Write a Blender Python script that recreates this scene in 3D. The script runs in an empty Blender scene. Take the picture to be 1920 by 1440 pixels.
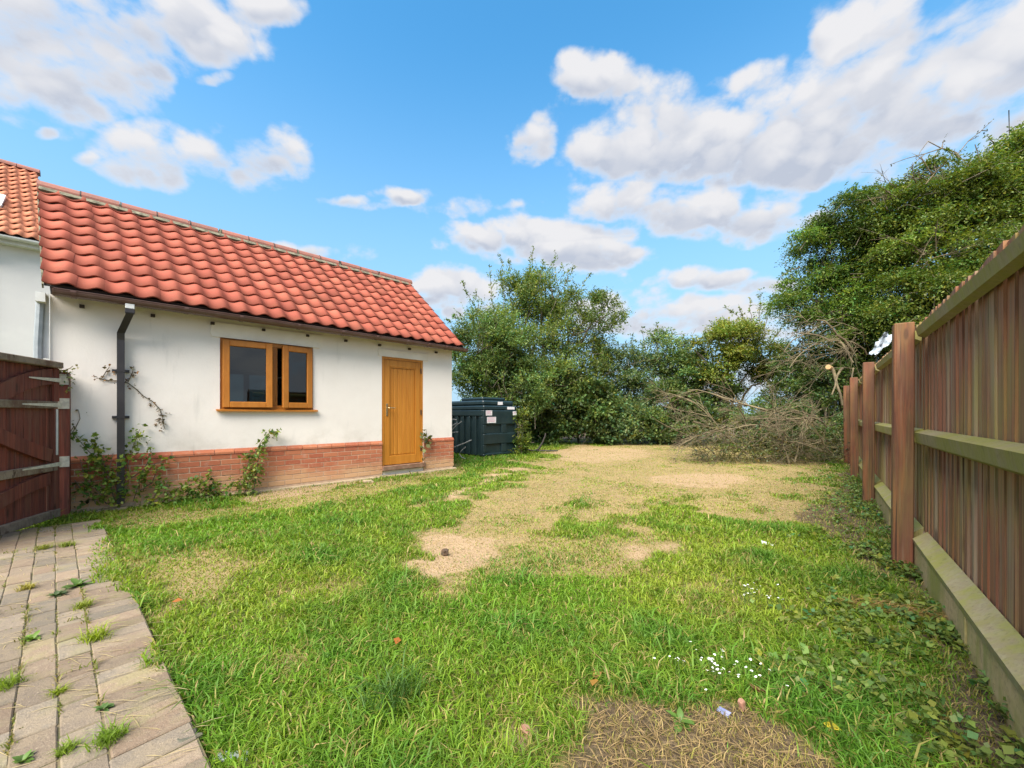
import bpy, math, random
import numpy as np
from mathutils import Vector, Matrix

SC = bpy.context.scene
COL = SC.collection
rng = np.random.default_rng(7)
random.seed(7)
R = math.radians

# ------------------------------------------------------------------ camera
EYE = 1.14
F, U0, V0 = 740.0, 960.0, 776.0           # focal length and horizon of the 1920 px wide photograph
cam = bpy.data.cameras.new('camera')
cam.sensor_width = 36
cam.lens = F / 1920 * 36
cam.shift_y = (V0 - 720) / 1920
cam.clip_start, cam.clip_end = 0.05, 3000
cam_ob = bpy.data.objects.new('camera', cam)
cam_ob.location = (0, 0, EYE)
cam_ob.rotation_euler = (R(90), 0, 0)
COL.objects.link(cam_ob)
SC.camera = cam_ob

# ------------------------------------------------------------------ exposure, sun
SC.view_settings.view_transform = 'Standard'
SC.view_settings.look = 'None'
SC.view_settings.gamma = 1
SC.view_settings.use_curve_mapping = False
EXPO = 1.45
SC.view_settings.exposure = EXPO
SUN_EL, SUN_AZ = 50.0, 207.0               # azimuth clockwise from +Y: behind the camera, a little to the left
sun = bpy.data.lights.new('sun', 'SUN')
sun.energy = 4.1
sun.angle = R(52)
sun.color = (1.0, 0.94, 0.85)
sun_ob = bpy.data.objects.new('sun', sun)
sd = Vector((math.sin(R(SUN_AZ)) * math.cos(R(SUN_EL)), math.cos(R(SUN_AZ)) * math.cos(R(SUN_EL)), math.sin(R(SUN_EL))))
sun_ob.rotation_euler = sd.to_track_quat('Z', 'Y').to_euler()
sun_ob.location = (0, 0, 30)
COL.objects.link(sun_ob)

# ------------------------------------------------------------------ sky with clouds
world = bpy.data.worlds.new('World')
SC.world = world
world.use_nodes = True
WN, WL = world.node_tree.nodes, world.node_tree.links
WN.clear()

def wmath(op, a, b=None, c=None, clamp=False):
    n = WN.new('ShaderNodeMath'); n.operation = op; n.use_clamp = clamp
    for i, v in enumerate((a, b, c)):
        if v is None: continue
        if isinstance(v, (int, float)): n.inputs[i].default_value = v
        else: WL.new(v, n.inputs[i])
    return n.outputs[0]

def wstep(x, lo, hi):
    n = WN.new('ShaderNodeMapRange'); n.interpolation_type = 'SMOOTHSTEP'
    WL.new(x, n.inputs[0]); n.inputs[1].default_value = lo; n.inputs[2].default_value = hi
    return n.outputs[0]

def wnoise(vec, scale, detail=8, rough=0.55, dist=0.0):
    n = WN.new('ShaderNodeTexNoise'); n.inputs['Scale'].default_value = scale
    n.inputs['Detail'].default_value = detail; n.inputs['Roughness'].default_value = rough
    n.inputs['Distortion'].default_value = dist
    WL.new(vec, n.inputs['Vector'])
    return n.outputs[0]

def wmix(fac, a, b):
    n = WN.new('ShaderNodeMix'); n.data_type = 'RGBA'
    if isinstance(fac, float): n.inputs[0].default_value = fac
    else: WL.new(fac, n.inputs[0])
    for i, v in ((6, a), (7, b)):
        if isinstance(v, tuple): n.inputs[i].default_value = (*v, 1)
        else: WL.new(v, n.inputs[i])
    return n.outputs[2]

tc = WN.new('ShaderNodeTexCoord')
sep = WN.new('ShaderNodeSeparateXYZ')
WL.new(tc.outputs['Generated'], sep.inputs[0])
az = wmath('ARCTAN2', sep.outputs[0], sep.outputs[1])
el = wmath('ARCSINE', sep.outputs[2])
wn = WN.new('ShaderNodeTexNoise'); wn.inputs['Scale'].default_value = 3.4; wn.inputs['Detail'].default_value = 5; wn.inputs['Roughness'].default_value = 0.6
WL.new(tc.outputs['Generated'], wn.inputs['Vector'])
wsep = WN.new('ShaderNodeSeparateColor'); WL.new(wn.outputs['Color'], wsep.inputs[0])
az_true, el_true = az, el
fwd = wmath('MAXIMUM', sep.outputs[1], 0.06)
ug = wmath('ADD', wmath('DIVIDE', sep.outputs[0], fwd), wmath('MULTIPLY_ADD', wsep.outputs[0], 0.20, -0.10))
vg = wmath('ADD', wmath('DIVIDE', sep.outputs[2], fwd), wmath('MULTIPLY_ADD', wsep.outputs[1], 0.10, -0.05))
mp = WN.new('ShaderNodeMapping'); mp.inputs['Scale'].default_value = (1, 1, 1.7)
WL.new(tc.outputs['Generated'], mp.inputs[0])
mp2 = WN.new('ShaderNodeMapping'); mp2.inputs['Scale'].default_value = (1, 1, 1.7)
mp2.inputs['Location'].default_value = (-0.012, -0.01, 0.075)
WL.new(tc.outputs['Generated'], mp2.inputs[0])
def wvor(vec, scale, smooth=0.35):
    n = WN.new('ShaderNodeTexVoronoi'); n.feature = 'F1'; n.inputs['Scale'].default_value = scale
    n.inputs['Detail'].default_value = 1.0; n.inputs['Roughness'].default_value = 0.55; n.normalize = True
    WL.new(vec, n.inputs['Vector']); return n.outputs['Distance']
wv = WN.new('ShaderNodeVectorMath'); wv.operation = 'MULTIPLY_ADD'
WL.new(wn.outputs['Color'], wv.inputs[0]); wv.inputs[1].default_value = (0.16, 0.16, 0.16); WL.new(mp.outputs[0], wv.inputs[2])
wv2 = WN.new('ShaderNodeVectorMath'); wv2.operation = 'ADD'
WL.new(wv.outputs[0], wv2.inputs[0]); wv2.inputs[1].default_value = (-0.02, 0.0, 0.055)
def puffs(vec):
    return wmath('MULTIPLY_ADD', wvor(vec, 11.0), -1.5, wmath('MULTIPLY_ADD', wnoise(vec, 4.4, 7, 0.55), 1.5, 0.28))
puff, puff_up = puffs(wv.outputs[0]), puffs(wv2.outputs[0])
wisp = wnoise(mp.outputs[0], 16.0, 6, 0.62)
# cumulus banks: centre and half size given as bearings (from the photograph's angles)
CLOUDS = [(60, 40, 300, 130, 1), (320, 55, 150, 85, 1), (120, 160, 160, 75, 1), (265, 140, 62, 42, .85), (20, 195, 110, 45, .8), (420, 95, 50, 38, .85),
          (505, 18, 62, 34, .9), (290, 305, 110, 48, 1), (460, 305, 120, 50, 1), (250, 262, 62, 40, .95), (525, 285, 52, 42, .95), (375, 290, 90, 45, .95), (405, 150, 30, 14, .75),
          (85, 248, 24, 14, .7), (170, 300, 26, 16, .7), (640, 381, 60, 12, .62), (755, 366, 60, 14, .55), (890, 385, 80, 20, .5),
          (1110, 140, 62, 40, .95), (1215, 185, 110, 70, 1), (990, 262, 50, 40, .78), (1400, 150, 80, 32, .7),
          (1420, 260, 330, 95, 1), (1640, 190, 190, 95, 1), (1800, 90, 250, 150, 1), (1540, 70, 36, 55, .85), (1800, 230, 200, 90, .9), (1150, 280, 110, 60, .9),
          (1165, 390, 110, 46, 1), (1330, 400, 260, 46, 1), (1020, 448, 170, 44, 1), (1100, 485, 110, 28, .9),
          (820, 552, 90, 40, .95), (580, 472, 85, 22, .85), (1390, 532, 150, 22, .8), (1320, 600, 190, 45, .9), (1400, 720, 140, 40, .9), (1180, 590, 100, 26, .65)]
mask = None
under = wsum = None
for (u, v, ru, rv, wgt) in CLOUDS:
    x, z = (u - U0) / F, (V0 - v) / F
    dx = wmath('MULTIPLY_ADD', ug, F / ru, -x * F / ru)
    dz = wmath('MULTIPLY_ADD', vg, F / rv, -z * F / rv)
    d2 = wmath('MULTIPLY_ADD', dz, dz, wmath('MULTIPLY', dx, dx))
    m = wmath('MULTIPLY_ADD', d2, -0.62 * wgt, wgt)
    mp_ = wmath('MAXIMUM', m, 0.0)
    under = wmath('MULTIPLY', mp_, dz) if under is None else wmath('MULTIPLY_ADD', mp_, dz, under)
    wsum = mp_ if wsum is None else wmath('ADD', wsum, mp_)
    mask = m if mask is None else wmath('SMOOTH_MAX', mask, m, 0.12)
mask = wmath('MAXIMUM', mask, -0.95)
# the rest of the sky carries broken cloud of the same kind
far = wmath('MAXIMUM', wstep(wmath('ABSOLUTE', az_true), 0.98, 1.25), wstep(el_true, 0.80, 1.0))
broad = wnoise(mp.outputs[0], 1.7, 3, 0.5)
mask = wmath('MAXIMUM', mask, wmath('MULTIPLY_ADD', far, wmath('MULTIPLY_ADD', broad, 3.0, 0.1), -1.1))
dens = wmath('ADD', wmath('MULTIPLY', mask, 0.95), wmath('MULTIPLY_ADD', puff, 1.75, -1.22))
dens = wmath('ADD', dens, wmath('MULTIPLY_ADD', wisp, 1.05, -0.525))
alpha = wstep(dens, -0.16, 0.62)
alpha = wmath('MULTIPLY', alpha, wstep(el_true, -0.01, 0.06))
# self shading of the clouds: thick parts and undersides go grey
lit = wstep(wmath('SUBTRACT', puff, puff_up), -0.22, 0.20)
thick = wstep(dens, 0.10, 0.75)
vpos = wmath('DIVIDE', under, wmath('ADD', wsum, 0.02))
low = wstep(wmath('MULTIPLY_ADD', puff, 0.9, wmath('ADD', vpos, -0.50)), 0.50, -0.45)
grey = wmath('MULTIPLY', thick, wmath('ADD', wmath('MULTIPLY', low, 0.85), wmath('MULTIPLY_ADD', lit, -0.38, 0.30)), clamp=True)
sky = WN.new('ShaderNodeTexSky'); sky.sky_type = 'NISHITA'; sky.sun_disc = False
sky.sun_elevation = R(SUN_EL); sky.sun_rotation = R(SUN_AZ)
sky.air_density = 1.0; sky.dust_density = 0.4; sky.ozone_density = 1.2
hs = WN.new('ShaderNodeHueSaturation'); hs.inputs['Saturation'].default_value = 1.32; hs.inputs['Hue'].default_value = 0.486; hs.inputs['Value'].default_value = 1.12
WL.new(sky.outputs[0], hs.inputs['Color'])
STR = 0.11
CW = 0.86 / 2 ** EXPO / STR
CG = 0.60 / 2 ** EXPO / STR
ccol = wmix(grey, (CW, CW * 1.0, CW * 1.03), (CG * 0.90, CG * 0.99, CG * 1.18))
# thin veil of distant cloud towards the horizon
HZ = 1 / 2 ** EXPO / STR
veil = wmath('MULTIPLY', wstep(el_true, 0.80, 0.0), 0.95)
skc = wmix(alpha, wmix(veil, hs.outputs[0], (HZ * 0.42, HZ * 0.68, HZ * 0.93)), ccol)
bg = WN.new('ShaderNodeBackground'); bg.inputs[1].default_value = STR
WL.new(skc, bg.inputs[0])
wo = WN.new('ShaderNodeOutputWorld'); WL.new(bg.outputs[0], wo.inputs[0])
world.cycles.sampling_method = 'MANUAL'
world.cycles.sample_map_resolution = 512
SC.cycles.max_bounces = 8
SC.cycles.transparent_max_bounces = 16

# ------------------------------------------------------------------ helpers
def at(u, v, Y):
    """world point seen at (u, v) of the photograph when it stands Y metres ahead"""
    return np.array([(u - U0) / F * Y, Y, EYE + (V0 - v) / F * Y])

def gp(u, v, z=0.0):
    Y = F * (EYE - z) / (v - V0)
    return np.array([(u - U0) / F * Y, Y])

def tag(o, label=None, cat=None, group=None, kind=None):
    if label: o['label'] = label
    if cat: o['category'] = cat
    if group: o['group'] = group
    if kind: o['kind'] = kind
    return o

def thing(name, label, cat, loc=(0, 0, 0), rz=0.0, group=None):
    o = bpy.data.objects.new(name, None)
    o.empty_display_size = 0.1
    o.location = loc; o.rotation_euler = (0, 0, rz)
    COL.objects.link(o)
    return tag(o, label, cat, group)

def link(name, me, mat=None, parent=None, loc=None, rot=None):
    o = bpy.data.objects.new(name, me)
    if mat is not None and not me.materials: me.materials.append(mat)
    COL.objects.link(o)
    if parent is not None: o.parent = parent
    if loc is not None: o.location = loc
    if rot is not None: o.rotation_euler = rot
    return o

def pmesh(name, V, Fc, smooth=False):
    me = bpy.data.meshes.new(name)
    me.from_pydata([tuple(v) for v in V], [], Fc)
    if smooth: me.polygons.foreach_set('use_smooth', [True] * len(me.polygons))
    me.update()
    return me

class MB:
    def __init__(s): s.v = []; s.f = []
    def add(s, V, Fc):
        o = len(s.v); s.v += [tuple(map(float, v)) for v in V]; s.f += [tuple(i + o for i in f) for f in Fc]
        return s
    def box(s, a, b, bev=0.0):
        (x0, y0, z0), (x1, y1, z1) = a, b
        if not bev:
            return s.add([(x0, y0, z0), (x1, y0, z0), (x1, y1, z0), (x0, y1, z0), (x0, y0, z1), (x1, y0, z1), (x1, y1, z1), (x0, y1, z1)],
                         [(0, 3, 2, 1), (4, 5, 6, 7), (0, 1, 5, 4), (1, 2, 6, 5), (2, 3, 7, 6), (3, 0, 4, 7)])
        import bmesh
        bm = bmesh.new(); bmesh.ops.create_cube(bm, size=1)
        for v in bm.verts: v.co = ((x0 + x1) / 2 + v.co.x * (x1 - x0), (y0 + y1) / 2 + v.co.y * (y1 - y0), (z0 + z1) / 2 + v.co.z * (z1 - z0))
        bmesh.ops.bevel(bm, geom=bm.edges[:], offset=bev, segments=1, affect='EDGES')
        bm.verts.index_update()
        s.add([v.co[:] for v in bm.verts], [tuple(v.index for v in f.verts) for f in bm.faces]); bm.free()
        return s
    def prism(s, poly, axis, a, b):
        """closed polygon in the two other axes, pushed along axis from a to b"""
        n = len(poly)
        def put(p, t):
            return (t, p[0], p[1]) if axis == 'x' else (p[0], t, p[1]) if axis == 'y' else (p[0], p[1], t)
        V = [put(p, a) for p in poly] + [put(p, b) for p in poly]
        Fc = [tuple(range(n))[::-1], tuple(range(n, 2 * n))] + [(i, (i + 1) % n, n + (i + 1) % n, n + i) for i in range(n)]
        return s.add(V, Fc)
    def tube(s, pts, r, sides=8, cap=True):
        V, Fc = tube_vf(pts, r, sides, cap)
        return s.add(V, Fc)
    def obj(s, name, mat, parent=None, loc=None, rot=None, smooth=False, auto=False):
        me = pmesh(name, s.v, s.f, smooth)
        import bmesh
        bm = bmesh.new(); bm.from_mesh(me); bmesh.ops.recalc_face_normals(bm, faces=bm.faces[:]); bm.to_mesh(me); bm.free()
        return link(name, me, mat, parent, loc, rot)

def tube_vf(pts, r, sides=8, cap=True):
    P = np.asarray(pts, float); n = len(P)
    rr = np.full(n, r) if np.isscalar(r) else np.asarray(r, float)
    T = np.gradient(P, axis=0); T /= np.linalg.norm(T, axis=1)[:, None] + 1e-9
    ref = np.array([0, 0, 1.0]) if abs(T[0][2]) < 0.9 else np.array([1.0, 0, 0])
    V = []; 
    for i in range(n):
        a = np.cross(T[i], ref); la = np.linalg.norm(a)
        if la < 1e-4: a = np.cross(T[i], [0.3, 1, 0.2]); la = np.linalg.norm(a)
        a /= la; b = np.cross(T[i], a); ref = -np.cross(T[i], a) if False else ref
        for k in range(sides):
            t = 2 * math.pi * k / sides
            V.append(P[i] + rr[i] * (math.cos(t) * a + math.sin(t) * b))
    Fc = [(i * sides + k, i * sides + (k + 1) % sides, (i + 1) * sides + (k + 1) % sides, (i + 1) * sides + k) for i in range(n - 1) for k in range(sides)]
    if cap: Fc += [tuple(range(sides))[::-1], tuple(range((n - 1) * sides, n * sides))]
    return V, Fc

def quick_mesh(name, V, loops, starts, tint=None, smooth=False):
    me = bpy.data.meshes.new(name)
    me.vertices.add(len(V)); me.vertices.foreach_set('co', np.ascontiguousarray(V, np.float32).ravel())
    me.loops.add(len(loops)); me.loops.foreach_set('vertex_index', np.ascontiguousarray(loops, np.int32))
    me.polygons.add(len(starts)); me.polygons.foreach_set('loop_start', np.ascontiguousarray(starts, np.int32))
    if smooth: me.polygons.foreach_set('use_smooth', np.ones(len(starts), bool))
    me.update(calc_edges=True)
    if tint is not None:
        at_ = me.color_attributes.new('tint', 'FLOAT_COLOR', 'POINT')
        c = np.ones((len(V), 4), np.float32); c[:, :3] = tint
        at_.data.foreach_set('color', c.ravel())
    return me

def unit(a): return a / (np.linalg.norm(a, axis=-1, keepdims=True) + 1e-9)

# value noise for the ground and the crowns
_T2 = rng.random((256, 256)); _T3 = rng.random((64, 64, 64))
def vn2(x, y):
    xi, yi = np.floor(x).astype(int), np.floor(y).astype(int); fx, fy = x - xi, y - yi
    fx = fx * fx * (3 - 2 * fx); fy = fy * fy * (3 - 2 * fy)
    g = lambda a, b: _T2[a & 255, b & 255]
    return (g(xi, yi) * (1 - fx) + g(xi + 1, yi) * fx) * (1 - fy) + (g(xi, yi + 1) * (1 - fx) + g(xi + 1, yi + 1) * fx) * fy
def fbm2(x, y, o=4):
    s = 0; a = 0.5; t = 0
    for k in range(o): s = s + a * vn2(x * 2 ** k + 17.3 * k, y * 2 ** k + 5.1 * k); t += a; a *= 0.5
    return s / t
def vn3(p):
    i = np.floor(p).astype(int); f = p - i; f = f * f * (3 - 2 * f); i &= 63; j = (i + 1) & 63
    r = 0
    for a in (0, 1):
        for b in (0, 1):
            for c in (0, 1):
                w = (f[:, 0] if a else 1 - f[:, 0]) * (f[:, 1] if b else 1 - f[:, 1]) * (f[:, 2] if c else 1 - f[:, 2])
                r = r + w * _T3[(j if a else i)[:, 0], (j if b else i)[:, 1], (j if c else i)[:, 2]]
    return r

# ------------------------------------------------------------------ materials
def new_mat(name):
    m = bpy.data.materials.new(name); m.use_nodes = True
    nt = m.node_tree; p = nt.nodes['Principled BSDF']
    return m, nt, p
class NT:
    def __init__(s, nt): s.n = nt.nodes; s.l = nt.links
    def new(s, t, **k):
        x = s.n.new(t)
        for a, b in k.items(): setattr(x, a, b)
        return x
    def put(s, sock, v):
        if v is None: return
        if isinstance(v, tuple): sock.default_value = (*v, 1) if len(v) == 3 and sock.type == 'RGBA' else v
        elif isinstance(v, (int, float)): sock.default_value = v
        else: s.l.new(v, sock)
    def math(s, op, a, b=None, clamp=False):
        x = s.new('ShaderNodeMath', operation=op, use_clamp=clamp); s.put(x.inputs[0], a); s.put(x.inputs[1], b); return x.outputs[0]
    def mix(s, f, a, b, mode='MIX'):
        x = s.new('ShaderNodeMix', data_type='RGBA', blend_type=mode); s.put(x.inputs[0], f); s.put(x.inputs[6], a); s.put(x.inputs[7], b); return x.outputs[2]
    def noise(s, vec, scale, detail=4, rough=0.55, dist=0.0):
        x = s.new('ShaderNodeTexNoise'); s.put(x.inputs['Vector'], vec); x.inputs['Scale'].default_value = scale
        x.inputs['Detail'].default_value = detail; x.inputs['Roughness'].default_value = rough; x.inputs['Distortion'].default_value = dist; return x.outputs[0]
    def step(s, x, lo, hi, a=0.0, b=1.0):
        n = s.new('ShaderNodeMapRange', interpolation_type='SMOOTHSTEP'); s.put(n.inputs[0], x)
        for i, v in ((1, lo), (2, hi), (3, a), (4, b)): n.inputs[i].default_value = v
        return n.outputs[0]
    def mapping(s, vec, scale=(1, 1, 1), loc=None):
        x = s.new('ShaderNodeMapping'); s.put(x.inputs[0], vec); x.inputs['Scale'].default_value = scale
        if loc is not None: s.put(x.inputs['Location'], loc)
        return x.outputs[0]
    def bump(s, h, strength, dist=0.01):
        x = s.new('ShaderNodeBump'); s.put(x.inputs['Height'], h); x.inputs['Strength'].default_value = strength; x.inputs['Distance'].default_value = dist; return x.outputs[0]
    def coord(s, k='Object'): return s.new('ShaderNodeTexCoord').outputs[k]
    def pos(s): return s.new('ShaderNodeNewGeometry').outputs['Position']
    def rand(s): return s.new('ShaderNodeObjectInfo').outputs['Random']
    def attr(s, name): return s.new('ShaderNodeAttribute', attribute_name=name).outputs[0]

def mat(name, c1, c2=None, scale=6.0, rough=0.6, bump=0.0, bscale=40.0, var=0.0, stretch=(1, 1, 1), world_space=False, spec=None, metal=0.0, edge=(0.35, 0.65)):
    m, nt, p = new_mat(name); N = NT(nt)
    vec = N.pos() if world_space else N.coord('Object')
    if not world_space and var:
        r3 = N.new('ShaderNodeVectorMath', operation='SCALE'); r3.inputs[0].default_value = (13.1, 7.7, 5.3); N.l.new(N.rand(), r3.inputs['Scale'])
        ad = N.new('ShaderNodeVectorMath', operation='ADD'); N.l.new(vec, ad.inputs[0]); N.l.new(r3.outputs[0], ad.inputs[1]); vec = ad.outputs[0]
    vec = N.mapping(vec, stretch)
    col = c1
    if c2 is not None: col = N.mix(N.step(N.noise(vec, scale, 6, 0.6), *edge), c1, c2)
    if var:
        k = N.math('MULTIPLY_ADD', N.rand(), 2 * var); k.node.inputs[2].default_value = 1 - var
        cc = N.new('ShaderNodeCombineColor'); [N.l.new(k, cc.inputs[i]) for i in range(3)]
        col = N.mix(1.0, col, cc.outputs[0], 'MULTIPLY')
    N.put(p.inputs['Base Color'], col)
    p.inputs['Roughness'].default_value = rough; p.inputs['Metallic'].default_value = metal
    if spec is not None: p.inputs['Specular IOR Level'].default_value = spec
    if bump: N.l.new(N.bump(N.noise(vec, bscale, 5, 0.6), bump), p.inputs['Normal'])
    return m

def leaf_mat(name, trans=0.35, rough=0.5, spec=0.35):
    m, nt, p = new_mat(name); N = NT(nt)
    a = N.attr('tint'); N.l.new(a, p.inputs['Base Color']); p.inputs['Roughness'].default_value = rough
    p.inputs['Specular IOR Level'].default_value = spec
    t = N.new('ShaderNodeBsdfTranslucent'); N.l.new(N.mix(1.0, a, (1.15, 1.25, 0.55), 'MULTIPLY'), t.inputs[0])
    mx = N.new('ShaderNodeMixShader'); mx.inputs[0].default_value = trans
    N.l.new(p.outputs[0], mx.inputs[1]); N.l.new(t.outputs[0], mx.inputs[2])
    N.l.new(mx.outputs[0], nt.nodes['Material Output'].inputs[0])
    return m

def wood_mat(name, cols, algae=0.0, rough=0.75, sx=34.0, sz=1.3, var=0.18, knots=1.0):
    """weathered sawn timber: grain runs along local z (boards, posts) with bare, stained and algae-green areas"""
    m, nt, p = new_mat(name); N = NT(nt)
    o = N.coord('Object')
    r3 = N.new('ShaderNodeVectorMath', operation='SCALE'); r3.inputs[0].default_value = (31.0, 17.0, 9.0); N.l.new(N.rand(), r3.inputs['Scale'])
    ad = N.new('ShaderNodeVectorMath', operation='ADD'); N.l.new(o, ad.inputs[0]); N.l.new(r3.outputs[0], ad.inputs[1])
    g = N.noise(N.mapping(ad.outputs[0], (sx, sx, sz)), 1.0, 5, 0.6, 0.6)
    fine = N.noise(N.mapping(ad.outputs[0], (sx * 5, sx * 5, sz * 2)), 1.0, 4, 0.6, 0.3)
    wide = N.noise(N.mapping(ad.outputs[0], (6, 6, 0.8)), 1.0, 4, 0.6)
    col = N.mix(N.step(g, 0.38, 0.62), cols[0], cols[1])
    col = N.mix(N.step(wide, 0.46, 0.68), col, cols[2])
    col = N.mix(N.math('MULTIPLY', N.step(fine, 0.5, 0.75), 0.5), col, cols[3])
    if algae:
        w = N.noise(N.mapping(N.pos(), (2.2, 2.2, 1.2)), 1.0, 5, 0.62)
        w2 = N.noise(N.mapping(ad.outputs[0], (20, 20, 2.2)), 1.0, 4, 0.6)
        col = N.mix(N.math('MULTIPLY', N.step(N.math('ADD', w, N.math('MULTIPLY', w2, 0.5)), 0.62 - (.05 if algae >= .99 else 0), 0.98 - (.05 if algae >= .99 else 0)), algae), col, (0.25, 0.235, 0.055))
    crack = N.noise(N.mapping(ad.outputs[0], (sx * 2.2, sx * 2.2, sz * .45)), 1.0, 3, 0.5, 0.4)
    col = N.mix(N.math('MULTIPLY', N.step(crack, 0.62, 0.67), 0.75 * knots), col, (0.03, 0.018, 0.012))
    vo = N.new('ShaderNodeTexVoronoi'); vo.inputs['Scale'].default_value = 1.0; N.l.new(N.mapping(ad.outputs[0], (9, 9, 2.6) if sz < 3 else (5, 9, 9)), vo.inputs['Vector'])
    col = N.mix(N.math('MULTIPLY', N.step(vo.outputs['Distance'], 0.16, 0.06), 0.7 * knots), col, (0.05, 0.025, 0.015))
    k = N.math('MULTIPLY_ADD', N.rand(), 2 * var); k.node.inputs[2].default_value = 1 - var
    cc = N.new('ShaderNodeCombineColor'); [N.l.new(k, cc.inputs[i]) for i in range(3)]
    N.put(p.inputs['Base Color'], N.mix(1.0, col, cc.outputs[0], 'MULTIPLY'))
    p.inputs['Roughness'].default_value = rough; p.inputs['Specular IOR Level'].default_value = 0.3
    N.l.new(N.bump(N.math('ADD', g, fine), 0.5, 0.004), p.inputs['Normal'])
    return m

M = {}
M['leaf'] = leaf_mat('leaf')
M['grass'] = leaf_mat('grass_blade', 0.4, 0.5, 0.25)
M['petal'] = mat('petal', (0.8, 0.8, 0.76), rough=0.6)
M['bark'] = mat('bark', (0.09, 0.07, 0.05), (0.19, 0.16, 0.11), 9, 0.9, 0.6, 60)
M['deadwood'] = mat('dead_wood', (0.090, 0.068, 0.038), (0.19, 0.150, 0.080), 5, 0.85, 0.3, 60)
M['twig'] = mat('dry_twig', (0.075, 0.06, 0.034), (0.16, 0.13, 0.07), 5, 0.9)
M['fence'] = wood_mat('fence_board', ((0.285, 0.112, 0.058), (0.19, 0.082, 0.050), (0.265, 0.20, 0.14), (0.40, 0.31, 0.22)), 0.55, var=0.10, sx=48)
M['post'] = wood_mat('fence_post', ((0.185, 0.062, 0.030), (0.085, 0.034, 0.021), (0.14, 0.066, 0.038), (0.22, 0.135, 0.085)), 0.2, sx=22, var=0.08)
M['rail'] = wood_mat('fence_rail', ((0.27, 0.215, 0.12), (0.31, 0.26, 0.15), (0.27, 0.26, 0.07), (0.15, 0.12, 0.07)), 0.999, sx=14, sz=14, knots=.25)
M['gravelboard'] = wood_mat('gravel_board', ((0.37, 0.275, 0.135), (0.43, 0.315, 0.165), (0.24, 0.225, 0.075), (0.13, 0.10, 0.055)), 0.95, sx=10, sz=20, knots=.25)
M['gate'] = wood_mat('gate_timber', ((0.21, 0.055, 0.034), (0.12, 0.036, 0.026), (0.17, 0.065, 0.042), (0.23, 0.12, 0.08)), 0.0, sx=24, var=0.16)
M['gate_grey'] = wood_mat('weathered_timber', ((0.26, 0.20, 0.145), (0.19, 0.135, 0.10), (0.13, 0.065, 0.045), (0.34, 0.29, 0.22)), 0.1, sx=12, sz=12)

# rendered wall: off-white masonry paint with faint dirt
def render_mat():
    m, nt, p = new_mat('white_render'); N = NT(nt)
    o = N.pos()
    n1 = N.noise(o, 1.1, 6, 0.6); n2 = N.noise(N.mapping(o, (7, 7, 1.2)), 1.0, 5, 0.6); n3 = N.noise(o, 45, 3, 0.6)
    c = N.mix(N.step(n1, 0.4, 0.72), (0.82, 0.76, 0.70), (0.77, 0.705, 0.645))
    c = N.mix(N.math('MULTIPLY', N.step(n2, 0.58, 0.78), 0.30), c, (0.46, 0.44, 0.40))
    z = N.new('ShaderNodeSeparateXYZ'); N.l.new(o, z.inputs[0])
    splash = N.math('MULTIPLY', N.step(z.outputs[2], 0.66, 1.05, 1.0, 0.0), N.step(N.noise(o, 3.2, 6, 0.65), 0.42, 0.75))
    c = N.mix(N.math('MULTIPLY', splash, 0.45), c, (0.45, 0.40, 0.33))
    N.put(p.inputs['Base Color'], c); p.inputs['Roughness'].default_value = 0.85
    N.l.new(N.bump(N.math('ADD', N.math('MULTIPLY', n3, .6), N.math('ADD', N.math('MULTIPLY', n1, 3.0), N.math('MULTIPLY', N.noise(o, 7, 4, 0.6), 1.2))), 0.22, 0.01), p.inputs['Normal'])
    return m
M['render'] = render_mat()
M['lintel'] = mat('lintel_render', (0.84, 0.78, 0.70), (0.76, 0.70, 0.62), 3, 0.85, 0.2, 40, world_space=True)
M['render2'] = mat('cottage_render', (0.70, 0.68, 0.65), (0.64, 0.62, 0.60), 1.2, 0.85, 0.15, 30, world_space=True)

def brick_mat():
    m, nt, p = new_mat('red_brick'); N = NT(nt)
    o = N.pos(); r = N.rand()
    c = N.mix(N.step(r, 0.0, 1.0), (0.38, 0.105, 0.050), (0.47, 0.160, 0.074))
    c = N.mix(N.step(N.noise(o, 26, 6, 0.65), 0.5, 0.75), c, (0.46, 0.22, 0.135))
    z = N.new('ShaderNodeSeparateXYZ'); N.l.new(o, z.inputs[0])
    soil = N.math('ADD', N.math('MULTIPLY', N.noise(o, 2.2, 5, 0.6), 0.42), z.outputs[2])
    c = N.mix(N.math('MULTIPLY', N.step(soil, 0.30, 0.60, 1.0, 0.0), 0.85), c, (0.58, 0.36, 0.19))
    bloom = N.math('MULTIPLY', N.step(N.noise(o, 7, 6, 0.7), 0.56, 0.72), 0.35)
    c = N.mix(bloom, c, (0.52, 0.40, 0.33))
    N.put(p.inputs['Base Color'], c); p.inputs['Roughness'].default_value = 0.88
    N.l.new(N.bump(N.noise(o, 90, 4, 0.65), 0.5, 0.006), p.inputs['Normal'])
    return m
M['brick'] = brick_mat()
M['mortar'] = mat('mortar', (0.54, 0.38, 0.26), (0.46, 0.31, 0.21), 20, 0.95, 0.4, 90, world_space=True)
M['cream_mortar'] = mat('ridge_mortar', (0.20, 0.185, 0.12), (0.065, 0.06, 0.036), 14, 0.95, 0.7, 50, world_space=True)
M['footing'] = mat('footing', (0.44, 0.35, 0.22), (0.34, 0.26, 0.16), 7, 0.95, 0.7, 40, world_space=True)

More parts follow.
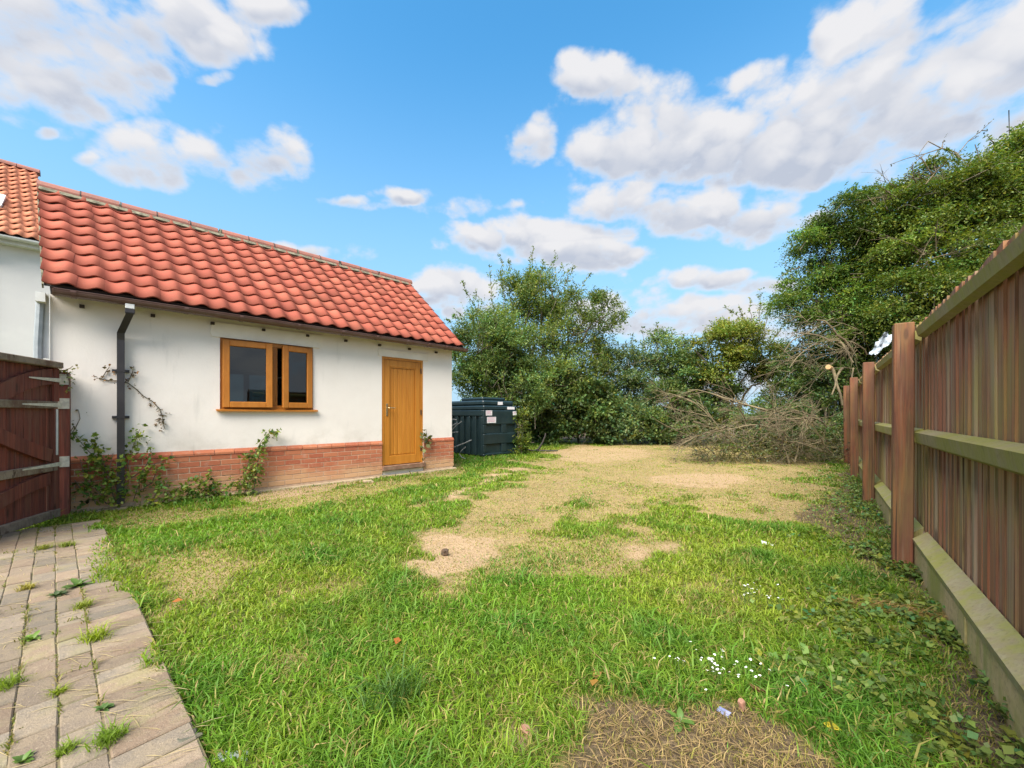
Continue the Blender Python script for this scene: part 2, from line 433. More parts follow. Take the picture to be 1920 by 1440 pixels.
def tile_mat(name, c1, c2):
    m, nt, p = new_mat(name); N = NT(nt)
    o = N.pos(); r = N.rand()
    c = N.mix(r, c1, c2)
    c = N.mix(N.math('MULTIPLY', N.step(N.noise(o, 5, 6, 0.6), 0.5, 0.75), 0.4), c, (0.36, 0.128, 0.072))
    c = N.mix(N.math('MULTIPLY', N.step(N.noise(o, 38, 5, 0.7), 0.57, 0.72), 0.55), c, (0.19, 0.07, 0.045))
    c = N.mix(N.math('MULTIPLY', N.step(N.noise(o, 1.7, 6, 0.65), 0.50, 0.70), 0.35), c, (0.26, 0.105, 0.062))
    k = N.math('MULTIPLY_ADD', N.math('FRACT', N.math('MULTIPLY', r, 7.3)), 0.34); k.node.inputs[2].default_value = 0.82
    cc = N.new('ShaderNodeCombineColor'); [N.l.new(k, cc.inputs[i]) for i in range(3)]
    N.put(p.inputs['Base Color'], N.mix(1.0, c, cc.outputs[0], 'MULTIPLY'))
    p.inputs['Roughness'].default_value = 0.8; p.inputs['Specular IOR Level'].default_value = 0.2
    N.l.new(N.bump(N.noise(o, 60, 4, 0.6), 0.25, 0.005), p.inputs['Normal'])
    return m
M['tile'] = tile_mat('clay_pantile', (0.285, 0.072, 0.046), (0.345, 0.096, 0.060))
M['tile_far'] = tile_mat('clay_pantile_weathered', (0.42, 0.15, 0.082), (0.50, 0.20, 0.11))
M['ridge'] = mat('ridge_tile', (0.30, 0.105, 0.072), (0.22, 0.095, 0.07), 9, 0.7, 0.3, 50, var=0.1)
M['felt'] = mat('roof_felt', (0.035, 0.03, 0.028), rough=0.9)
M['brown_plastic'] = mat('brown_plastic', (0.105, 0.055, 0.046), (0.13, 0.078, 0.066), 8, 0.25)
M['dark_plastic'] = mat('dark_pipe', (0.026, 0.023, 0.025), (0.036, 0.032, 0.033), 6, 0.38)
M['white_plastic'] = mat('white_plastic', (0.72, 0.72, 0.70), (0.6, 0.6, 0.57), 5, 0.35)
M['grey_plastic'] = mat('grey_plastic', (0.30, 0.33, 0.35), (0.22, 0.25, 0.27), 5, 0.5)
M['dark_timber'] = mat('dark_timber', (0.05, 0.035, 0.028), rough=0.8)
M['oak'] = wood_mat('oak_foil', ((0.50, 0.20, 0.028), (0.43, 0.16, 0.020), (0.53, 0.215, 0.032), (0.37, 0.13, 0.018)), 0.0, 0.38, sx=30, sz=1.0, var=0.04, knots=0)
M['oak_h'] = wood_mat('oak_foil_window', ((0.47, 0.175, 0.028), (0.41, 0.145, 0.022), (0.45, 0.17, 0.030), (0.32, 0.11, 0.018)), 0.0, 0.38, sx=16, sz=6.0, var=0.04, knots=0)
M['sill'] = mat('threshold_brown', (0.20, 0.10, 0.06), (0.28, 0.17, 0.11), 10, 0.7)
M['brass'] = mat('brass', (0.72, 0.55, 0.30), rough=0.25, metal=1.0)
M['galv'] = mat('painted_hinge', (0.66, 0.62, 0.50), (0.48, 0.44, 0.36), 20, 0.55)
M['steel'] = mat('grey_steel', (0.33, 0.33, 0.33), (0.22, 0.20, 0.18), 14, 0.5)
M['black'] = mat('black_scrap', (0.02, 0.019, 0.018), (0.05, 0.04, 0.032), 12, 0.7)
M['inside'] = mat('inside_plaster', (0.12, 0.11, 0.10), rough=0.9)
M['tank'] = mat('green_tank', (0.011, 0.026, 0.029), (0.018, 0.036, 0.039), 3, 0.36, 0.1, 80)
M['sticker'] = mat('sticker', (0.78, 0.74, 0.74), rough=0.5)
M['print'] = mat('sticker_print', (0.62, 0.28, 0.36), rough=0.5)
M['poly'] = mat('polythene', (0.33, 0.38, 0.43), (0.20, 0.24, 0.28), 9, 0.35, 0.4, 20)
M['slate'] = mat('slate_scrap', (0.30, 0.34, 0.32), (0.22, 0.25, 0.24), 14, 0.6)
M['rubble'] = mat('brick_rubble', (0.24, 0.11, 0.07), (0.30, 0.18, 0.12), 20, 0.9, 0.5, 60)
M['blue'] = mat('blue_plastic', (0.16, 0.18, 0.36), (0.26, 0.28, 0.42), 20, 0.5)

def glass_mat():
    m, nt, p = new_mat('window_glass'); N = NT(nt)
    gl = N.new('ShaderNodeBsdfGlossy'); gl.inputs['Roughness'].default_value = 0.02; gl.inputs['Color'].default_value = (0.85, 0.9, 0.92, 1)
    tr = N.new('ShaderNodeBsdfTransparent'); tr.inputs[0].default_value = (0.36, 0.40, 0.40, 1)
    fr = N.new('ShaderNodeFresnel'); fr.inputs[0].default_value = 1.42
    mx = N.new('ShaderNodeMixShader'); N.l.new(N.math('ADD', fr.outputs[0], 0.035), mx.inputs[0])
    N.l.new(tr.outputs[0], mx.inputs[1]); N.l.new(gl.outputs[0], mx.inputs[2])
    N.l.new(mx.outputs[0], nt.nodes['Material Output'].inputs[0])
    return m
M['glass'] = glass_mat()

def paver_mat():
    m, nt, p = new_mat('block_paver'); N = NT(nt)
    o = N.pos(); r = N.rand()
    c = N.mix(r, (0.200, 0.142, 0.097), (0.172, 0.148, 0.115))
    c = N.mix(N.math('MULTIPLY', N.step(N.noise(o, 11, 7, 0.7), 0.44, 0.62), 0.6), c, (0.235, 0.185, 0.125))
    c = N.mix(N.math('MULTIPLY', N.step(N.noise(o, 26, 7, 0.75), 0.57, 0.66), 0.7), c, (0.095, 0.08, 0.066))
    c = N.mix(N.math('MULTIPLY', N.step(N.noise(o, 90, 5, 0.75), 0.56, 0.66), 0.6), c, (0.33, 0.265, 0.185))
    c = N.mix(N.math('MULTIPLY', N.step(N.noise(o, 70, 5, 0.75), 0.58, 0.68), 0.5), c, (0.10, 0.085, 0.07))
    c = N.mix(N.math('MULTIPLY', N.step(N.noise(o, 4.1, 6, 0.7), 0.50, 0.66), 0.5), c, (0.205, 0.185, 0.085))
    k = N.math('MULTIPLY_ADD', N.math('FRACT', N.math('MULTIPLY', r, 5.7)), 0.42); k.node.inputs[2].default_value = 0.80
    cc = N.new('ShaderNodeCombineColor'); [N.l.new(k, cc.inputs[i]) for i in range(3)]
    N.put(p.inputs['Base Color'], N.mix(1.0, c, cc.outputs[0], 'MULTIPLY')); p.inputs['Roughness'].default_value = 0.92; p.inputs['Specular IOR Level'].default_value = 0.2
    N.l.new(N.bump(N.math('ADD', N.noise(o, 28, 7, 0.75), N.noise(o, 120, 4, 0.7)), 0.7, 0.006), p.inputs['Normal'])
    return m
M['paver'] = paver_mat()
M['joint'] = mat('paving_joint', (0.145, 0.11, 0.06), (0.10, 0.105, 0.035), 12, 0.95, 0.8, 60, world_space=True)

def ground_mat():
    m, nt, p = new_mat('ground'); N = NT(nt)
    o = N.pos(); a = N.new('ShaderNodeSeparateColor'); N.l.new(N.attr('tint'), a.inputs[0])
    dry, bare, litter = a.outputs
    n = N.noise(o, 14, 8, 0.68); n2 = N.noise(o, 60, 6, 0.7); n3 = N.noise(o, 3, 5, 0.6)
    turf = N.mix(N.step(n, 0.35, 0.7), (0.075, 0.095, 0.022), (0.15, 0.15, 0.045))
    thatch = N.mix(N.step(n2, 0.35, 0.68), (0.25, 0.175, 0.078), (0.37, 0.28, 0.14))
    thatch = N.mix(N.math('MULTIPLY', N.step(n, 0.44, 0.66), 0.75), thatch, (0.20, 0.17, 0.06))
    thatch = N.mix(N.math('MULTIPLY', N.step(n3, 0.48, 0.64), 0.6), thatch, (0.25, 0.18, 0.10))
    soil = N.mix(N.step(n2, 0.35, 0.7), (0.31, 0.21, 0.12), (0.42, 0.305, 0.185))
    mulch = N.mix(N.step(n2, 0.4, 0.7), (0.075, 0.055, 0.036), (0.20, 0.145, 0.085))
    wob = N.math('MULTIPLY_ADD', n, 0.5); wob.node.inputs[2].default_value = -0.25
    c = N.mix(N.step(N.math('ADD', dry, wob), 0.22, 0.62), turf, thatch)
    c = N.mix(N.step(N.math('ADD', bare, wob), 0.3, 0.7), c, soil)
    c = N.mix(N.step(N.math('ADD', litter, wob), 0.3, 0.7), c, mulch)
    N.put(p.inputs['Base Color'], c); p.inputs['Roughness'].default_value = 0.95; p.inputs['Specular IOR Level'].default_value = 0.15
    N.l.new(N.bump(N.math('ADD', n, n2), 0.8, 0.02), p.inputs['Normal'])
    return m
M['ground'] = ground_mat()

# ------------------------------------------------------------------ ground masks (places on the lawn, in metres)
def poly_sd(x, y, poly):
    """signed distance, positive inside"""
    P = np.asarray(poly); d = np.full(x.shape, 1e9); ins = np.zeros(x.shape, bool)
    for i in range(len(P)):
        a, b = P[i], P[(i + 1) % len(P)]
        e = b - a; w0 = x - a[0]; w1 = y - a[1]
        t = np.clip((w0 * e[0] + w1 * e[1]) / (e @ e), 0, 1)
        d = np.minimum(d, np.hypot(w0 - t * e[0], w1 - t * e[1]))
        c = (a[1] > y) != (b[1] > y)
        xi = a[0] + (y - a[1]) / (b[1] - a[1] + 1e-12) * e[0]
        ins ^= c & (x < xi)
    return np.where(ins, d, -d)
def gpoly(*uv): return [gp(u, v) for u, v in uv]
def sm(x, lo, hi):
    t = np.clip((x - lo) / (hi - lo), 0, 1); return t * t * (3 - 2 * t)

DRY = gpoly((845, 938), (930, 900), (985, 872), (1080, 838), (1180, 822), (1300, 826), (1560, 872), (1600, 905), (1585, 960), (1500, 972), (1400, 970), (1290, 950), (1180, 962), (1130, 985), (1060, 1008), (960, 1012), (880, 1005), (850, 975))
BARE = [gpoly((765, 1040), (800, 1012), (870, 1005), (940, 1018), (962, 1035), (925, 1058), (865, 1075), (790, 1085), (770, 1065)),
        gpoly((1190, 893), (1280, 884), (1400, 890), (1420, 905), (1370, 916), (1270, 912)),
        gpoly((815, 937), (850, 915), (930, 888), (985, 874), (990, 882), (930, 905), (860, 935)),
        gpoly((1010, 848), (1100, 838), (1200, 842), (1230, 858), (1120, 868), (1030, 862)),
        gpoly((1170, 1025), (1260, 1018), (1270, 1045), (1190, 1050)),
        gpoly((400, 944), (470, 925), (640, 902), (720, 884), (735, 890), (640, 915), (480, 940)),
        gpoly((945, 1440), (950, 1385), (1000, 1372), (1015, 1440))]
LITTER = [gpoly((1100, 1330), (1190, 1285), (1300, 1320), (1400, 1345), (1480, 1385), (1560, 1440), (1500, 1500), (1060, 1500), (1080, 1400)),
          gpoly((1500, 965), (1600, 900), (1640, 960), (1690, 1070), (1780, 1200), (1900, 1330), (1900, 1500), (1800, 1440), (1700, 1240), (1600, 1060), (1540, 1010))]
STRAW = gpoly((1080, 1440), (1110, 1350), (1200, 1320), (1300, 1360), (1420, 1400), (1440, 1470), (1080, 1470))
THIN = [gpoly((760, 1000), (1000, 990), (1280, 1010), (1290, 1060), (1180, 1090), (1000, 1080), (900, 1110), (770, 1100)),
        gpoly((230, 1090), (330, 1040), (480, 1060), (420, 1120), (330, 1160), (300, 1230), (360, 1290), (330, 1300), (250, 1180)),
        gpoly((480, 1230), (560, 1200), (600, 1260), (520, 1290)), gpoly((600, 1270), (680, 1260), (680, 1310), (610, 1310)),
        gpoly((180, 960), (420, 950), (700, 905), (860, 870), (860, 890), (700, 935), (420, 975), (200, 1000))]
# paving frame: its straight edge runs from beside the camera to the shed
PE = np.array([-0.98, 1.27]); PD = unit(np.array([-0.758, 0.652])); PW = np.array([-PD[1], PD[0]])
if PW[0] > 0: PW = -PW
def pave_w(x, y): return (x - PE[0]) * PW[0] + (y - PE[1]) * PW[1]
def pave_t(x, y): return (x - PE[0]) * PD[0] + (y - PE[1]) * PD[1]
PAVE_END = 4.42

def masks(x, y):
    n = (fbm2(x * 1.6 + 3, y * 1.6 + 9, 5) - 0.5)
    n2 = (fbm2(x * 5 + 31, y * 5 + 2, 4) - 0.5)
    sc = np.clip(y / 5.0, 0.35, 2.2)
    dry = sm(poly_sd(x, y, DRY) + n * 2.6 * sc ** .5 + n2 * 1.0, -0.45, 0.55)
    dry = dry * (.62 + .55 * sm(fbm2(x * 2.1 + 77, y * 2.1 + 5, 4) + .12 * n2, .36, .56))
    dry = np.clip(dry, 0, 1)
    for q in THIN: dry = np.maximum(dry, 0.55 * sm(poly_sd(x, y, q) + n * 0.7 + n2 * 0.4, -0.12, 0.16))
    dry = np.maximum(dry, 0.5 * sm(n + n2 * .6, 0.10, 0.26))
    bare = np.zeros_like(x); lit = np.zeros_like(x)
    for q, k in zip(BARE, (1, .62, .8, .55, .7, .9, 1)): bare = np.maximum(bare, k * sm(poly_sd(x, y, q) + n * 0.42 * sc + n2 * 0.45, -0.16, 0.22))
    for q in LITTER: lit = np.maximum(lit, sm(poly_sd(x, y, q) + n * 0.45 + n2 * 0.4, -0.08, 0.14))
    fw = -((x - 2.92) * -0.787 + (y - 2.92) * 0.6165)         # metres behind the line of posts
    lit = np.maximum(lit, 0.9 * sm(fw + n * 0.5, -0.35, -0.05))
    lit = np.maximum(lit, sm(y + n * 2.0 + np.abs(x - 3.5) * .05, 15.2, 16.6))
    straw = sm(poly_sd(x, y, STRAW) + n * 0.2 + n2 * 0.2, -0.05, 0.1)
    return dry, bare, lit, straw
def hz(x, y):
    return (fbm2(x * 0.9, y * 0.9, 3) - 0.5) * 0.05 + (fbm2(x * 6, y * 6, 3) - 0.5) * 0.018

def axis(lo, hi, step, far):
    core = np.arange(lo, hi + 1e-6, step)
    a = [lo - step * 1.0]; s = step * 1.6
    while a[-1] > -far: a.append(a[-1] - s); s *= 1.6
    b = [hi + step]; s = step * 1.6
    while b[-1] < far: b.append(b[-1] + s); s *= 1.6
    return np.concatenate([np.array(a[::-1]), core, np.array(b)])
gx, gy = axis(-7.5, 12.5, 0.07, 1500), axis(0.3, 17, 0.06, 1500)
GX, GY = np.meshgrid(gx, gy, indexing='xy')
fx, fy = GX.ravel(), GY.ravel()
dry, bare, lit, straw = masks(fx, fy)
zz = hz(fx, fy)
inside = (pave_w(fx, fy) > -0.02) & (pave_t(fx, fy) < PAVE_END + 0.1) & (pave_w(fx, fy) < 6)
zz = np.where(inside, -0.05, zz); zz = np.where(np.hypot(fx, fy) > 40, -0.03, zz)
w = len(gx); ii = (np.arange(len(gy) - 1)[:, None] * w + np.arange(w - 1)[None, :]).ravel()
quads = np.stack([ii, ii + 1, ii + 1 + w, ii + w], 1)
me = quick_mesh('ground', np.stack([fx, fy, zz], 1), quads.ravel(), np.arange(len(quads)) * 4, np.stack([np.maximum(dry, straw * .45), bare, np.where(straw > .5, lit * .75, lit)], 1), True)
tag(link('ground', me, M['ground']), kind='structure')

# ------------------------------------------------------------------ shed
TH = math.atan2(1703 - 960, 740)
DV = np.array([math.sin(TH), math.cos(TH)]); NV = np.array([DV[1], -DV[0]])
CORNER = np.array([-1.25, 8.2])
RZ = math.atan2(-DV[1], -DV[0])
def shed_w(s, off, z=0.0):
    p = CORNER - s * DV + off * NV
    return np.array([p[0], p[1], z])

shed = thing('outbuilding', 'single storey white rendered outbuilding with red pantile roof and oak coloured door', 'outbuilding', (*CORNER, 0), RZ)
LEN = 5.44; WTOP = 2.47; DEPTH = 4.05
def wall_holes(xs, zs, holes, y0, y1):
    """wall in the xz plane between y0 (inside) and y1 (outside) with rectangular holes, one connected mesh"""
    mb = MB(); idx = {}
    def v(i, k, y):
        key = (i, k, y)
        if key not in idx: idx[key] = len(mb.v); mb.v.append((xs[i], y, zs[k]))
        return idx[key]
    solid = lambda i, k: 0 <= i < len(xs) - 1 and 0 <= k < len(zs) - 1 and not any(h[0] <= xs[i] + 1e-6 and xs[i + 1] <= h[1] + 1e-6 and h[2] <= zs[k] + 1e-6 and zs[k + 1] <= h[3] + 1e-6 for h in holes)
    for i in range(len(xs) - 1):
        for k in range(len(zs) - 1):
            if not solid(i, k): continue
            mb.f.append((v(i, k, y1), v(i + 1, k, y1), v(i + 1, k + 1, y1), v(i, k + 1, y1)))
            mb.f.append((v(i, k, y0), v(i, k + 1, y0), v(i + 1, k + 1, y0), v(i + 1, k, y0)))
            if not solid(i - 1, k): mb.f.append((v(i, k, y0), v(i, k, y1), v(i, k + 1, y1), v(i, k + 1, y0)))
            if not solid(i + 1, k): mb.f.append((v(i + 1, k, y0), v(i + 1, k + 1, y0), v(i + 1, k + 1, y1), v(i + 1, k, y1)))
            if not solid(i, k - 1): mb.f.append((v(i, k, y0), v(i + 1, k, y0), v(i + 1, k, y1), v(i, k, y1)))
            if not solid(i, k + 1): mb.f.append((v(i, k + 1, y0), v(i, k + 1, y1), v(i + 1, k + 1, y1), v(i + 1, k + 1, y0)))
    return mb
DS0, DS1, DZ0, DZ1 = 0.69, 1.545, 0.10, 2.18
WS0, WS1, WZ0, WZ1 = 2.71, 3.915, 1.205, 2.195
wall_holes([0, DS0, DS1, WS0, WS1, LEN], [0.0, DZ0, WZ0, DZ1, WZ1, WTOP], [(DS0, DS1, DZ0, WZ0), (DS0, DS1, WZ0, DZ1), (WS0, WS1, WZ0, DZ1), (WS0, WS1, DZ1, WZ1)], -0.25, 0.0).obj('wall', M['render'], shed)
RPK = 4.30
for s0, s1 in ((0.002, 0.25), (LEN - 0.25, LEN - 0.002)):
    MB().prism([(-0.252, 0.0), (-0.252, WTOP), (-DEPTH / 2 - .02, RPK - 0.12), (-DEPTH + .252, WTOP), (-DEPTH + .252, 0)], 'x', s0, s1).obj('wall', M['render'], shed)
BW0, BW1, BZ0, BZ1 = 2.25, 3.45, 1.15, 2.1
wall_holes([0, BW0, BW1, LEN], [0.0, BZ0, BZ1, WTOP], [(BW0, BW1, BZ0, BZ1)], -DEPTH, -DEPTH + 0.25).obj('wall', M['render'], shed)
MB().box((0.26, -DEPTH + .26, 0.06), (LEN - .26, -.26, 0.1)).obj('floor_slab', M['inside'], shed)
MB().box((0.26, -DEPTH + .262, 2.42), (LEN - .26, -.262, 2.46)).obj('ceiling', M['inside'], shed)
bwf = MB()
for a, b in (((BW0, BZ0), (BW0 + .07, BZ1)), ((BW1 - .07, BZ0), (BW1, BZ1)), ((BW0 + .07, BZ0), (BW1 - .07, BZ0 + .07)), ((BW0 + .07, BZ1 - .07), (BW1 - .07, BZ1)), (((BW0 + BW1) / 2 - .05, BZ0 + .07), ((BW0 + BW1) / 2 + .05, BZ1 - .07))):
    bwf.box((a[0], -DEPTH + .10, a[1]), (b[0], -DEPTH + .17, b[1]))
rw = bwf.obj('rear_window', M['dark_timber'], shed)
MB().box((BW0 + .07, -DEPTH + .13, BZ0 + .07), (BW1 - .07, -DEPTH + .136, BZ1 - .07)).obj('pane', M['glass'], rw)

# render band over the openings
for s0, s1, z0, z1, sk in ((WS0 - .10, WS1 + .09, WZ1 + .001, WZ1 + .20, .05), (DS0 - .10, DS1 + .07, DZ1 + .001, DZ1 + .125, .012)):
    MB().prism([(s0, z0), (s1, z0), (s1 + sk * .4, z0 + .05), (s1, z1), (s0 - sk, z1 + .012), (s0 - sk * .3, z0 + .04)], 'y', 0.0005, 0.020).obj('lintel', M['lintel'], shed)

# brick plinth with a chamfered top course
PZ = 0.655
plinth_parts = ((-0.028, DS0 - 0.004), (DS1 + 0.004, LEN + 0.01))
pl = MB()
for a, b in plinth_parts: pl.box((a + .006, 0.003, -0.05), (b - .004, 0.022, PZ - 0.075))
pl.box((-0.022, -DEPTH, -0.05), (-0.003, 0.022, PZ - 0.075))
plinth = pl.obj('plinth', M['mortar'], shed)
bm_full = MB().box((0.001, 0.0, 0.0), (0.214, 0.024, 0.064), 0.0035).v and None
def box_mesh(name, a, b, bev):
    q = MB().box(a, b, bev); return pmesh(name, q.v, q.f)
brick_me = {}
def add_brick(s0, s1, z, h=0.064):
    L = round(s1 - s0, 3); key = (L, h)
    if key not in brick_me:
        brick_me[key] = box_mesh('brick', (0, 0, 0), (L, 0.0225, h), 0.003); brick_me[key].materials.append(M['brick'])
    o = link('brick', brick_me[key], None, plinth, (s0, 0.004 + random.uniform(-.0015, .0025), z + random.uniform(-.0015, .0015)))
NC = 7
for c in range(NC):
    z = PZ - 0.075 - 0.075 * (c + 1) + 0.010
    for a, b in plinth_parts:
        p = a - (0.1125 if c % 2 else 0)
        while p < b - 0.03:
            q0, q1 = max(p, a), min(p + 0.215, b)
            if q1 - q0 > 0.035: add_brick(q0, q1, z)
            p += 0.225
    for k in range(3):
        if True:
            L = 0.215 if c % 2 else 0.1025
            y1 = 0.0 - (0.0 if k == 0 else (k - 1) * 0.225 + L + .01)
cap_me = {}
for a, b in plinth_parts:
    p = a
    while p < b - 0.02:
        q1 = min(p + 0.215, b); L = round(q1 - p, 3)
        if L not in cap_me:
            q = MB().prism([(0.001, 0.0), (0.034, 0.0), (0.034, 0.028), (0.004, 0.070), (0.001, 0.070)], 'x', 0, L)
            cap_me[L] = pmesh('plinth_brick', q.v, q.f); cap_me[L].materials.append(M['brick'])
        link('plinth_brick', cap_me[L], None, plinth, (p, 0.0, PZ - 0.070))
        p += 0.221
MB().prism([(-.05, -0.06), (0.085, -0.06), (0.075, 0.022), (0.03, 0.030), (-.05, 0.030)], 'x', -0.07, DS0 - .02).obj('footing', M['footing'], shed)
MB().prism([(-.05, -0.06), (0.10, -0.06), (0.085, 0.022), (0.03, 0.030), (-.05, 0.030)], 'x', DS0 - .019, LEN).obj('footing', M['footing'], shed)

# door: frame, leaf with six planks in a rebated panel, handle, hinges, threshold
fr = MB()
fr.box((DS0 + .002, -0.075, DZ0), (DS0 + .045, -0.004, DZ1 - .002)).box((DS1 - .045, -0.075, DZ0), (DS1 - .002, -0.004, DZ1 - .002)).box((DS0 + .046, -0.075, DZ1 - .045), (DS1 - .046, -0.004, DZ1 - .002))
fr.obj('door_frame', M['oak'], shed)
L0, L1, LZ0, LZ1 = DS0 + .048, DS1 - .048, 0.205, DZ1 - .048
dl = MB()
st = 0.105
dl.box((L0, -.06, LZ0), (L0 + st, -.012, LZ1), .004).box((L1 - st, -.06, LZ0), (L1, -.012, LZ1), .004)
dl.box((L0 + st + .001, -.06, LZ1 - .125), (L1 - st - .001, -.0125, LZ1), .004).box((L0 + st + .001, -.06, LZ0), (L1 - st - .001, -.0125, LZ0 + .16), .004)
door = dl.obj('door', M['oak'], shed)
bd = MB()
for a, b in (((L0 + st, LZ0 + .16), (L0 + st + .016, LZ1 - .125)), ((L1 - st - .016, LZ0 + .16), (L1 - st, LZ1 - .125))): bd.box((a[0], -.04, a[1] + .001), (b[0], -.018, b[1] - .001))
bd.box((L0 + st + .017, -.04, LZ0 + .161), (L1 - st - .017, -.018, LZ0 + .177)).box((L0 + st + .017, -.04, LZ1 - .141), (L1 - st - .017, -.018, LZ1 - .126))
bd.obj('beading', M['oak'], door)
npl = 6; wpl = (L1 - st - .017 - L0 - st - .017) / npl
for k in range(npl):
    x0 = L0 + st + .017 + k * wpl
    MB().box((x0, -.05, LZ0 + .178), (x0 + wpl - .0005, -.030, LZ1 - .142), .009).obj('plank', M['oak'], door)
h = MB().box((L1 - .075, -.0125, 1.10), (L1 - .037, -.002, 1.33), .003)
h.tube([(L1 - .056, -.002, 1.25), (L1 - .056, .045, 1.25), (L1 - .07, .052, 1.25), (L1 - .19, .05, 1.247)], .009, 8)
h.obj('handle', M['brass'], door, smooth=False)
for z in (0.42, 1.12, 1.92): MB().tube([(L0 - .004, -.002, z), (L0 - .004, -.002, z + .1)], .011, 8).obj('hinge', M['dark_plastic'], door)
MB().box((DS0 - .02, -.07, 0.115), (DS1 + .015, .075, 0.195), .006).obj('threshold', M['sill'], shed)

# window: fixed frame, two casements standing ajar, panes, sill
wf = MB()
wf.box((WS0 + .002, -.10, WZ0 + .002), (WS0 + .06, -.02, WZ1 - .002)).box((WS1 - .06, -.10, WZ0 + .002), (WS1 - .002, -.02, WZ1 - .002))
wf.box((WS0 + .061, -.10, WZ1 - .06), (WS1 - .061, -.02, WZ1 - .002)).box((WS0 + .061, -.10, WZ0 + .002), (WS1 - .061, -.02, WZ0 + .06))
mid = 3.235
wf.box((mid - .03, -.10, WZ0 + .061), (mid + .03, -.035, WZ1 - .061))
window = wf.obj('window', M['oak_h'], shed)
def casement(s_h, s_o, ang):
    """hinged at s_h, free edge towards s_o, opened outwards by ang degrees"""
    wd = abs(s_o - s_h); sg = 1 if s_o > s_h else -1
    mb = MB(); fw_ = 0.082; hgt = WZ1 - WZ0 - .05
    for a, b in (((0, 0), (fw_, hgt)), ((wd - fw_, 0), (wd, hgt)), ((fw_ + .0005, 0), (wd - fw_ - .0005, fw_)), ((fw_ + .0005, hgt - fw_), (wd - fw_ - .0005, hgt))):
        xa, xb = sorted((a[0] * sg, b[0] * sg)); mb.box((xa, -.018, a[1]), (xb, .032, b[1]), .007)
    o = mb.obj('casement', M['oak_h'], window, (s_h, 0.004, WZ0 + .025), (0, 0, R(ang) * sg))
    xa, xb = sorted((fw_ * sg * .8, (wd - fw_ * .8) * sg))
    MB().box((xa, -.004, fw_ * .8), (xb, .002, hgt - fw_ * .8)).obj('pane', M['glass'], window, (s_h, 0.004, WZ0 + .025), (0, 0, R(ang) * sg))
casement(WS1 - .028, 3.29, 5)
casement(WS0 + .018, 3.165, 7)
MB().tube([(3.25, -.10, 1.68), (3.20, -.14, 1.69), (3.12, -.15, 1.70)], .008, 6).obj('window_handle', M['steel'], window)
MB().prism([(-.02, WZ0 - .012), (.062, WZ0 - .030), (.062, WZ0 - .008), (-.02, WZ0 + .006)], 'x', WS0 - .055, WS1 + .045).obj('window_sill', M['oak_h'], window)

# rafter feet, fascia, gutter with unions, downpipe
for s in np.arange(0.40, 5.3, 0.60): MB().box((s - .020, 0.002, 2.352), (s + .020, .05, 2.386)).obj('rafter_foot', M['dark_timber'], shed)
MB().box((-.12, 0.17, 2.43), (5.42, 0.195, 2.54)).obj('fascia', M['dark_timber'], shed)
MB().box((-.12, 0.002, 2.455), (5.42, 0.168, 2.47)).obj('soffit', M['dark_timber'], shed)
GO, GZ, GR = 0.262, 2.468, 0.062
gp_ = [(GO + GR * math.cos(t), GZ + GR * math.sin(t)) for t in np.linspace(math.pi, 2 * math.pi, 11)]
gp_ += [(GO + GR + .006, GZ + .004), (GO + GR + .004, GZ + .008), (GO + GR - .006, GZ + .004)] + [(GO + (GR - .006) * math.cos(t), GZ + (GR - .006) * math.sin(t)) for t in np.linspace(2 * math.pi, math.pi, 11)]
gut = MB().prism(gp_, 'x', -0.16, 5.39).obj('gutter', M['brown_plastic'], shed)
endc = [(GO + (GR + .004) * math.cos(t), GZ + (GR + .004) * math.sin(t)) for t in np.linspace(math.pi, 2 * math.pi, 11)]
for a, b in ((-0.175, -0.158), (5.388, 5.402)): MB().prism(endc, 'x', a, b).obj('end_cap', M['brown_plastic'], gut)
for s in (0.35, 0.75, 1.20, 1.78, 2.35, 3.0, 3.72, 4.3, 5.25):
    MB().prism([(GO + (GR + .007) * math.cos(t), GZ + (GR + .007) * math.sin(t)) for t in np.linspace(math.pi, 2.04 * math.pi, 11)], 'x', s - .022, s + .022).obj('gutter_union', M['brown_plastic'], gut)
DP = 4.885
q = .0325
dpm = MB()
def square_run(mb, pts, hw):
    V = []; 
    for (s, o, z) in pts: V += [(s - hw, o - hw, z), (s + hw, o - hw, z), (s + hw, o + hw, z), (s - hw, o + hw, z)]
    n = len(pts); Fc = [(i * 4 + k, i * 4 + (k + 1) % 4, i * 4 + 4 + (k + 1) % 4, i * 4 + 4 + k) for i in range(n - 1) for k in range(4)] + [(0, 1, 2, 3), tuple(range(n * 4 - 4, n * 4))]
    mb.add(V, Fc)
square_run(dpm, [(DP - .075, GO, 2.42), (DP - .075, GO, 2.31), (DP, 0.075, 2.10), (DP, .052, 2.02), (DP, .050, 0.07)], .0335)
dpipe = dpm.obj('downpipe', M['dark_plastic'], shed)
MB().box((DP - .117, GO - .042, 2.315), (DP - .033, GO + .042, 2.365), .004).obj('outlet', M['dark_plastic'], dpipe)
MB().box((DP - .115, GO - .04, 2.366), (DP - .035, GO + .04, 2.425), .004).obj('outlet', M['white_plastic'], dpipe)
for z in (1.655, 1.10): MB().box((DP - .075, 0.002, z - .016), (DP + .075, .03, z + .016)).box((DP - .04, .0302, z - .014), (DP + .04, .089, z + .014)).obj('pipe_clip', M['dark_plastic'], dpipe)
MB().tube([(5.50, .05, 2.46), (5.52, .05, 1.9), (5.52, .05, 1.60)], .035, 8).obj('corner_pipe', M['grey_plastic'], shed)
MB().box((5.445, 0.004, 1.75), (5.495, .03, 2.455)).obj('corner_board', M['white_plastic'], shed)
MB().box((5.46, .03, 2.34), (5.53, .17, 2.44)).obj('box_end', M['white_plastic'], shed)

